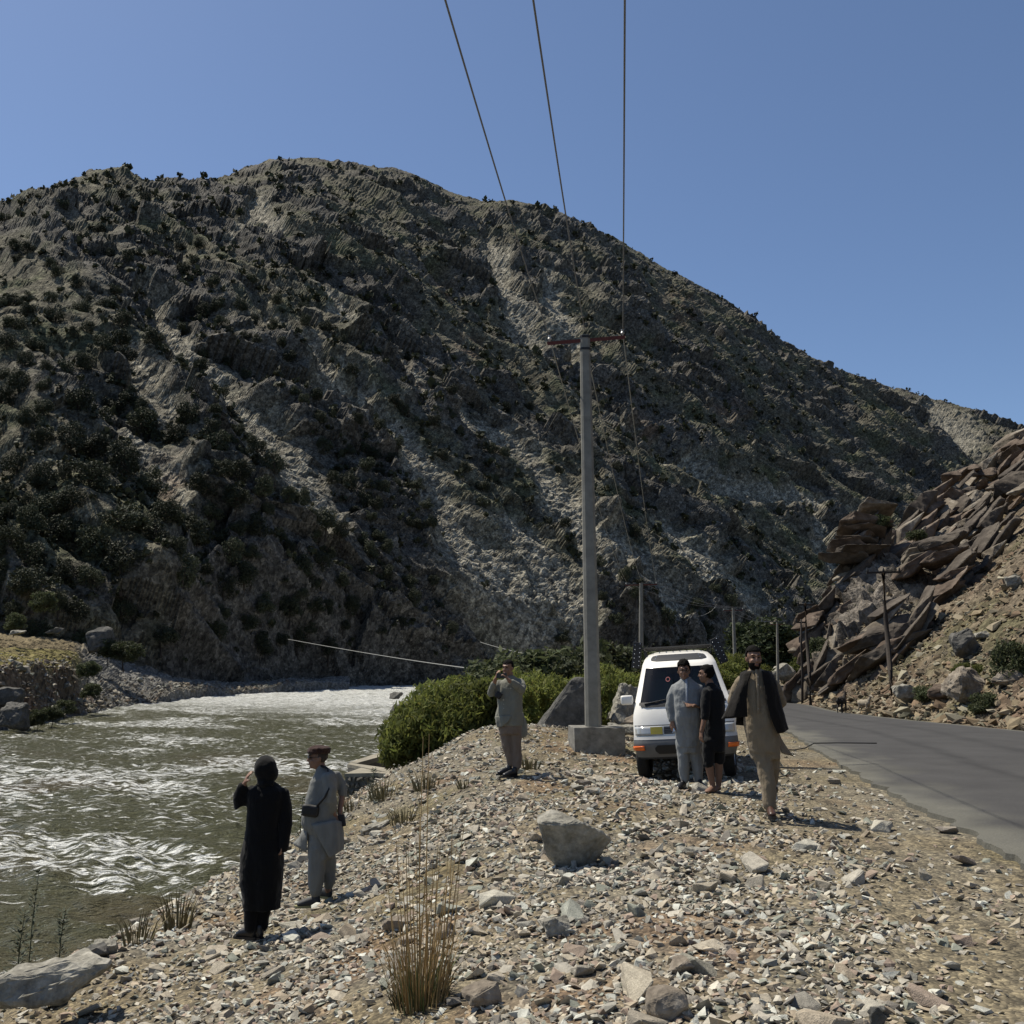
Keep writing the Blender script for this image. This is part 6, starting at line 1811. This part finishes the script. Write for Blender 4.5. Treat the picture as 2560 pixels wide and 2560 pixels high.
for k, z in enumerate((1.06, 1.12, 1.00)):
    bm = bmesh.new(); blob(bm, (-.105 + .02 * k * 0, -.172, z), (.007, .004, .007), None, 1); bm_obj('button', bm, M_ceramic, r3)
bm = bmesh.new(); box_bm(bm, (-.18, -.19, 1.19), (.10, .07, .10), Matrix.Rotation(.6, 3, 'Y'), .02); remeshed('shoulder_pouch', bm, M_bag, r3, .01, 2)
bm = bmesh.new(); box_bm(bm, (-.135, -.285, 1.475), (.155, .010, .075), Matrix.Rotation(-.06, 3, 'Z'), .004)
o = bm_obj('phone', bm, M_phone); o.location = r3.location; o.scale = r3.scale; tag(o, 'dark phone held sideways by the man in the sage tunic', 'phone')

# ---- 4. man in light blue by the van
r4 = person(1724, 1976, 13.4, 'man with glasses in a light blue tunic and trousers standing before the van', .937)
bm = bmesh.new()
M4, P4_ = head_into(bm, (-.035, -.01, 1.62), -.12, .04, 1.04)
chain(bm, [(0, .02, .7), (0, .02, .95), (0, .02, 1.30), (-.02, .015, 1.54)], [.07, .09, .09, .06])
chain(bm, [(-.17, .02, 1.37), (-.245, .02, 1.14), (-.225, -.04, .92)], [.045, .04, .03]); chain(bm, [(.17, .02, 1.37), (.245, .03, 1.14), (.23, -.06, .93)], [.045, .04, .03])
hand_into(bm, (-.225, -.045, .92), (.1, -.1, -1), (.6, .6, 0), 1.0, .8, 1); hand_into(bm, (.23, -.065, .93), (-.05, -.1, -1), (-1, 0, 0), 1.0, .6, -1)
chain(bm, [(-.085, .0, .85), (-.075, -.005, .45), (-.06, .01, .09)], [.06, .045, .03]); chain(bm, [(.075, .01, .85), (.10, .01, .45), (.13, .03, .09)], [.06, .045, .03])
remeshed('body', bm, M_skin, r4, .009, 2)
face_parts(r4, M4, P4_, 1.04, glasses=True); hair_cap(r4, M4, P4_, 1.04, vol=2.3, wave=.016, low=-.02)
bm = bmesh.new()
torso(bm, [(.575, -.155, .14, .0, .14), (.70, -.165, .16, 0, .15), (.85, -.19, .18, -.01, .165), (1.0, -.195, .185, -.025, .18), (1.12, -.195, .185, -.025, .178), (1.25, -.20, .195, -.01, .165), (1.37, -.205, .205, .0, .145), (1.44, -.17, .17, .01, .115), (1.49, -.10, .09, .01, .085), (1.53, -.07, .05, .005, .066)], (8, .024, .5))
chain(bm, [(-.17, .02, 1.39), (-.228, .02, 1.26), (-.25, .02, 1.13), (-.238, -.01, 1.02), (-.228, -.035, .945)], [.058, .062, .056, .050, .046])
chain(bm, [(.17, .02, 1.39), (.228, .02, 1.26), (.25, .03, 1.13), (.24, -.02, 1.02), (.232, -.055, .95)], [.058, .062, .056, .050, .046])
remeshed('tunic', bm, M_blue, r4, .012, 4, .022)
bm = bmesh.new(); pl_pts = [V3(-.035, -.183, 1.12), V3(-.03, -.178, 1.22), V3(-.025, -.16, 1.33), V3(-.02, -.135, 1.42), V3(-.015, -.09, 1.50)]
chain(bm, pl_pts, [(.018, .010)] * 5, 8); bm_obj('placket', bm, cloth_mat('placket_cloth', (.36, .40, .45)), r4, True)
bm = bmesh.new(); n = 18
tube_bm(bm, [V3(-.012 + .066 * math.sin(6.2832 * k / n + 3.3), .0 + .066 * -math.cos(6.2832 * k / n + 3.3) * -1, 1.525) for k in range(n - 1)], [.014] * (n - 1), 6); bm_obj('collar', bm, M_blue, r4, True)
bm = bmesh.new()
torso(bm, [(.50, -.145, .14, .01, .13), (.62, -.155, .15, .01, .14), (.8, -.15, .15, .01, .13)], (6, .02, 0))
chain(bm, [(-.085, .0, .66), (-.075, -.005, .45), (-.072, .0, .28), (-.06, .01, .13)], [(.095, .10), (.088, .09), (.08, .085), (.062, .066)])
chain(bm, [(.075, .01, .66), (.10, .01, .45), (.125, .02, .28), (.13, .03, .13)], [(.095, .10), (.086, .09), (.078, .085), (.064, .066)])
remeshed('trousers', bm, M_blue, r4, .012, 4, .024)
shoe(r4, (-.06, .03, .0), (-.55, -.85, 0), .28, M_blackshoe); shoe(r4, (.13, .04, .0), (.25, -.95, 0), .28, M_blackshoe)
bm = bmesh.new()
tube_bm(bm, [V3(-.215, -.085, .83), V3(-.195, -.10, .79), V3(-.205, -.10, .755)], [.012, .010, .006], 6); tube_bm(bm, [V3(-.21, -.09, .825), V3(-.225, -.10, .77)], [.008, .005], 6)
o = bm_obj('key_bunch', bm, M_metal); o.location = r4.location; o.scale = r4.scale; tag(o, 'bunch of bright keys in the hand of the man in light blue', 'keys')

# ---- 5. man in dark clothes turned away, bare calves
r5 = person(1788, 1984, 13.1, 'barefoot man in dark shirt and rolled trousers seen from behind, talking', .945)
S5 = 1.085
def x5(x): return (x - 1090) * S5 / 1000
bm = bmesh.new()
M5, P5_ = head_into(bm, (-.065, .02, 1.555), -2.05, .02, 1.0)
chain(bm, [(.01, .02, .7), (0.01, .02, .95), (0.02, .02, 1.25), (-.035, .02, 1.46)], [.06, .08, .09, .056])
chain(bm, [(-.095, -.085, 1.28), (-.125, -.142, 1.02), (-.19, -.17, .80)], [.04, .04, .028])
chain(bm, [(.02, .14, 1.28), (-.10, .19, 1.10), (-.23, .10, 1.13)], [.04, .038, .028])
hand_into(bm, (-.188, -.17, .805), (-.15, -.03, -1), (.7, .3, 0), .98, .6, 1)
hand_into(bm, (-.225, .10, 1.13), (-1, -.15, .05), (.1, -.5, .8), .98, .25, 1, .6)
chain(bm, [(-.05, -.03, .80), (-.08, -.042, .48), (-.075, -.03, .33), (-.035, -.03, .08)], [.06, .056, .058, .038])
chain(bm, [(.06, .06, .80), (.075, .05, .48), (.07, .05, .33), (.06, .05, .08)], [.06, .056, .058, .038])
for (hx, hy) in ((-.03, -.03), (.06, .05)):
    chain(bm, [(hx + .01, hy + .03, .035), (hx - .03, hy - .03, .045), (hx - .09, hy - .09, .022), (hx - .11, hy - .115, .016)], [.034, (.038, .034), (.042, .02), (.036, .014)], 10)
    for k in range(5): chain(bm, [(hx - .10 + .016 * (k - 2) * .7, hy - .115 - .012 * (k - 2) * -.7, .014), (hx - .125 + .017 * (k - 2) * .7, hy - .14 + .012 * (k - 2) * .7, .012)], [.010, .008], 8)
remeshed('body', bm, M_skin_dark, r5, .009, 2)
face_parts(r5, M5, P5_); hair_cap(r5, M5, P5_, vol=1.25, low=-.05, nape=-.085, wave=.004)
bm = bmesh.new()
torso(bm, [(.66, -.12, .155, .02, .15), (.80, -.13, .16, .02, .155), (.95, -.12, .165, .02, .15), (1.10, -.125, .17, .02, .15), (1.24, -.135, .165, .02, .15), (1.34, -.125, .14, .02, .13), (1.40, -.09, .08, .02, .085), (1.44, -.075, .03, .02, .064)], (7, .026, 1.2))
chain(bm, [(-.095, -.09, 1.31), (-.12, -.125, 1.18), (-.125, -.145, 1.04), (-.135, -.15, .98)], [.066, .064, .060, .056])
chain(bm, [(.02, .15, 1.30), (-.06, .19, 1.17), (-.11, .19, 1.09)], [.066, .062, .056])
remeshed('shirt', bm, M_darkgrey, r5, .012, 4, .024)
bm = bmesh.new()
torso(bm, [(.52, -.145, .15, .02, .14), (.68, -.15, .16, .02, .15), (.82, -.13, .155, .02, .145)], (6, .03, 0))
chain(bm, [(-.065, -.05, .66), (-.088, -.045, .48), (-.085, -.04, .37)], [(.10, .10), (.088, .09), (.076, .08)])
chain(bm, [(.07, .06, .66), (.08, .055, .48), (.075, .05, .39)], [(.10, .10), (.086, .09), (.074, .078)])
remeshed('rolled_trousers', bm, M_darkgrey, r5, .012, 4, .026)

# ---- 6. man walking towards the camera in a dark waistcoat
r6 = person(1905, 2035, 11.05, 'bearded man in khaki tunic and open dark waistcoat walking towards the camera', .985)
bm = bmesh.new()
M6, P6_ = head_into(bm, (-.03, -.03, 1.685), .10, .06, 1.06)
chain(bm, [(.03, .02, .8), (.0, .02, 1.0), (-.005, .02, 1.38), (-.02, .0, 1.60)], [.07, .09, .09, .06])
chain(bm, [(-.17, .02, 1.43), (-.26, .09, 1.20), (-.12, .2, 1.05)], [.047, .042, .03]); chain(bm, [(.16, .02, 1.44), (.29, .10, 1.20), (.14, .22, 1.05)], [.047, .042, .03])
hand_into(bm, (-.12, .2, 1.05), (.9, .15, -.35), (0, 1, .2), 1.0, .6, 1); hand_into(bm, (.14, .22, 1.05), (-.9, .1, -.35), (0, 1, .2), 1.0, .7, -1)
chain(bm, [(.01, .0, .85), (.045, -.05, .50), (.062, -.10, .09)], [.06, .045, .03]); chain(bm, [(.13, .02, .85), (.15, .06, .52), (.155, .29, .19)], [.06, .045, .03])
remeshed('body', bm, M_skin, r6, .009, 2)
face_parts(r6, M6, P6_, 1.06, beard=True); hair_cap(r6, M6, P6_, 1.06, vol=1.35, low=-.01, nape=-.03)
bm = bmesh.new()
torso(bm, [(.66, -.10, .215, .0, .14), (.80, -.13, .22, .0, .155), (.95, -.155, .20, .0, .16), (1.08, -.155, .175, 0, .155), (1.22, -.165, .175, 0, .15), (1.36, -.185, .185, .01, .14), (1.46, -.20, .19, .015, .12), (1.52, -.15, .14, .015, .095), (1.56, -.085, .06, .0, .075), (1.595, -.068, .04, -.005, .066)], (7, .028, 3.0))
chain(bm, [(-.165, .02, 1.45), (-.225, .05, 1.33), (-.26, .09, 1.20), (-.20, .16, 1.12), (-.14, .19, 1.07)], [.056, .062, .060, .054, .048])
chain(bm, [(.155, .02, 1.455), (.235, .05, 1.34), (.29, .10, 1.20), (.235, .17, 1.12), (.17, .21, 1.07)], [.056, .064, .064, .056, .048])
remeshed('tunic', bm, M_khaki, r6, .012, 4, .026)
sheet(r6, 'tunic_tail', [[V3(.19, .0, .90), V3(.215, .04, .90), V3(.22, .10, .90)], [V3(.21, -.0, .80), V3(.26, .05, .79), V3(.285, .12, .78)], [V3(.22, .0, .72), V3(.29, .06, .71), V3(.34, .13, .69)], [V3(.235, -.01, .655), V3(.31, .05, .64), V3(.40, .12, .62)]], M_khaki)
bm = bmesh.new(); chain(bm, [V3(-.035, -.17, 1.10), V3(-.03, -.168, 1.25), V3(-.028, -.155, 1.38), V3(-.025, -.13, 1.50), V3(-.02, -.085, 1.575)], [(.016, .008)] * 5, 8); bm_obj('placket', bm, M_khaki, r6, True)
for k in range(5):
    bm = bmesh.new(); blob(bm, (-.033 + .003 * k, -.178 + .006 * k, 1.14 + .085 * k), (.006, .004, .006), None, 1); bm_obj('button', bm, M_ceramic, r6)
vest = empty('waistcoat', (0, 0, 0)); vest.parent = r6
sheet(vest, 'front_panel', [[V3(.03, -.115, 1.545), V3(.10, -.09, 1.545), V3(.17, -.03, 1.525)], [V3(.035, -.165, 1.40), V3(.11, -.165, 1.40), V3(.185, -.10, 1.40)], [V3(.05, -.19, 1.22), V3(.12, -.19, 1.22), V3(.215, -.12, 1.22)], [V3(.085, -.20, 1.05), V3(.16, -.205, 1.05), V3(.255, -.12, 1.04)], [V3(.15, -.20, .88), V3(.21, -.20, .885), V3(.29, -.11, .92)]], M_vest, .014)
sheet(vest, 'open_panel', [[V3(-.075, -.105, 1.55), V3(-.13, -.08, 1.545), V3(-.18, -.02, 1.53)], [V3(-.13, -.155, 1.42), V3(-.18, -.14, 1.42), V3(-.215, -.07, 1.42)], [V3(-.155, -.17, 1.24), V3(-.24, -.17, 1.27), V3(-.285, -.08, 1.30)], [V3(-.158, -.175, 1.12), V3(-.29, -.19, 1.13), V3(-.355, -.09, 1.16)], [V3(-.155, -.175, 1.055), V3(-.31, -.20, 1.045), V3(-.425, -.10, 1.035)]], M_vest, .014)
sheet(vest, 'back_panel', [[V3(-.18, -.02, 1.53), V3(-.06, .06, 1.575), V3(.06, .06, 1.575), V3(.17, -.03, 1.525)], [V3(-.215, .02, 1.40), V3(-.08, .18, 1.40), V3(.09, .18, 1.40), V3(.20, .02, 1.40)], [V3(-.22, .06, 1.15), V3(-.08, .19, 1.15), V3(.09, .19, 1.15), V3(.22, .06, 1.15)], [V3(-.24, .04, .96), V3(-.08, .20, .94), V3(.10, .20, .94), V3(.26, .03, .96)]], M_vest, .014)
bm = bmesh.new()
torso(bm, [(.60, -.085, .215, .0, .13), (.72, -.11, .22, .01, .15), (.9, -.13, .2, .01, .14)], (6, .02, 0))
chain(bm, [(.01, -.01, .74), (.045, -.05, .50), (.065, -.09, .30), (.06, -.10, .11)], [(.105, .105), (.092, .10), (.082, .085), (.072, .075)])
chain(bm, [(.13, .02, .74), (.15, .06, .52), (.16, .18, .34), (.16, .28, .20)], [(.09, .10), (.085, .09), (.07, .08), (.06, .065)])
remeshed('trousers', bm, M_khaki, r6, .012, 4, .026)
shoe(r6, (.065, -.07, .01), (-.12, -1, 0), .28, M_brownshoe); shoe(r6, (.145, .31, .13), (.2, -1, 0), .27, M_brownshoe, pitch=-.55)
# feet on the ground
# ================================================================== goats
M_goatdark = plain_mat('dark_goat_hair', (.03, .024, .02), .9, vary=.4, scale=25, bstr=.5)
M_goatpale = plain_mat('cream_goat_hair', (.42, .36, .27), .9, vary=.25, scale=25, bstr=.5)
M_horn = plain_mat('horn', (.10, .085, .07), .6)
def goat(px, py, D, yaw, mat, label, s=1.0, graze=False):
    p = at(px, py, D); e = empty('goat', p, yaw); e.scale = (s, s, s)
    bm = bmesh.new()      # faces -y in its own frame
    chain(bm, [(0, .36, .60), (0, .22, .60), (0, 0, .57), (0, -.22, .60), (0, -.34, .62)], [(.09, .11), (.125, .15), (.135, .165), (.12, .165), (.08, .11)], 14)
    if graze: nk = [(0, -.32, .66), (0, -.46, .58), (0, -.56, .42)]; hd = [(0, -.56, .43), (0, -.62, .32), (0, -.66, .24)]
    else: nk = [(0, -.30, .66), (0, -.42, .80), (0, -.48, .90)]; hd = [(0, -.47, .92), (0, -.58, .87), (0, -.66, .82)]
    chain(bm, nk, [(.07, .10), (.055, .075), (.05, .06)]); chain(bm, hd, [(.05, .06), (.042, .05), (.026, .03)])
    for sx in (-1, 1):
        chain(bm, [(sx * .075, -.25, .55), (sx * .075, -.26, .33), (sx * .075, -.245, .30), (sx * .075, -.25, .05), (sx * .075, -.27, .02)], [.058, .032, .030, .020, .026])
        chain(bm, [(sx * .08, .26, .58), (sx * .085, .20, .42), (sx * .085, .33, .27), (sx * .085, .31, .05), (sx * .085, .29, .02)], [.085, .055, .032, .020, .026])
        h0 = Vector(hd[0]); chain(bm, [h0 + V3(sx * .045, .02, .01), h0 + V3(sx * .12, .03, -.03)], [(.02, .012), (.022, .008)])
    chain(bm, [(0, .40, .66), (0, .47, .72)], [.026, .014])
    remeshed('body', bm, mat, e, .016, 2)
    for sx in (-1, 1):
        h0 = Vector(hd[0]); bm = bmesh.new(); tube_bm(bm, [h0 + V3(sx * .022, 0, .04), h0 + V3(sx * .035, .05, .12), h0 + V3(sx * .06, .12, .15)], [.014, .011, .004], 6); bm_obj('horn', bm, M_horn, e)
    tag(e, label, 'goat'); return e
goat(2106, 1786, 45.5, 2.5, M_goatdark, 'black goat at the edge of the road below the outcrop', 1.05)
goat(2162, 1789, 45.3, .35, M_goatpale, 'cream coloured goat beside the black goat at the road edge', .95)
goat(1979, 1720, 112, .3, M_goatdark, 'dark goat standing on the far stretch of the road', 1.1)
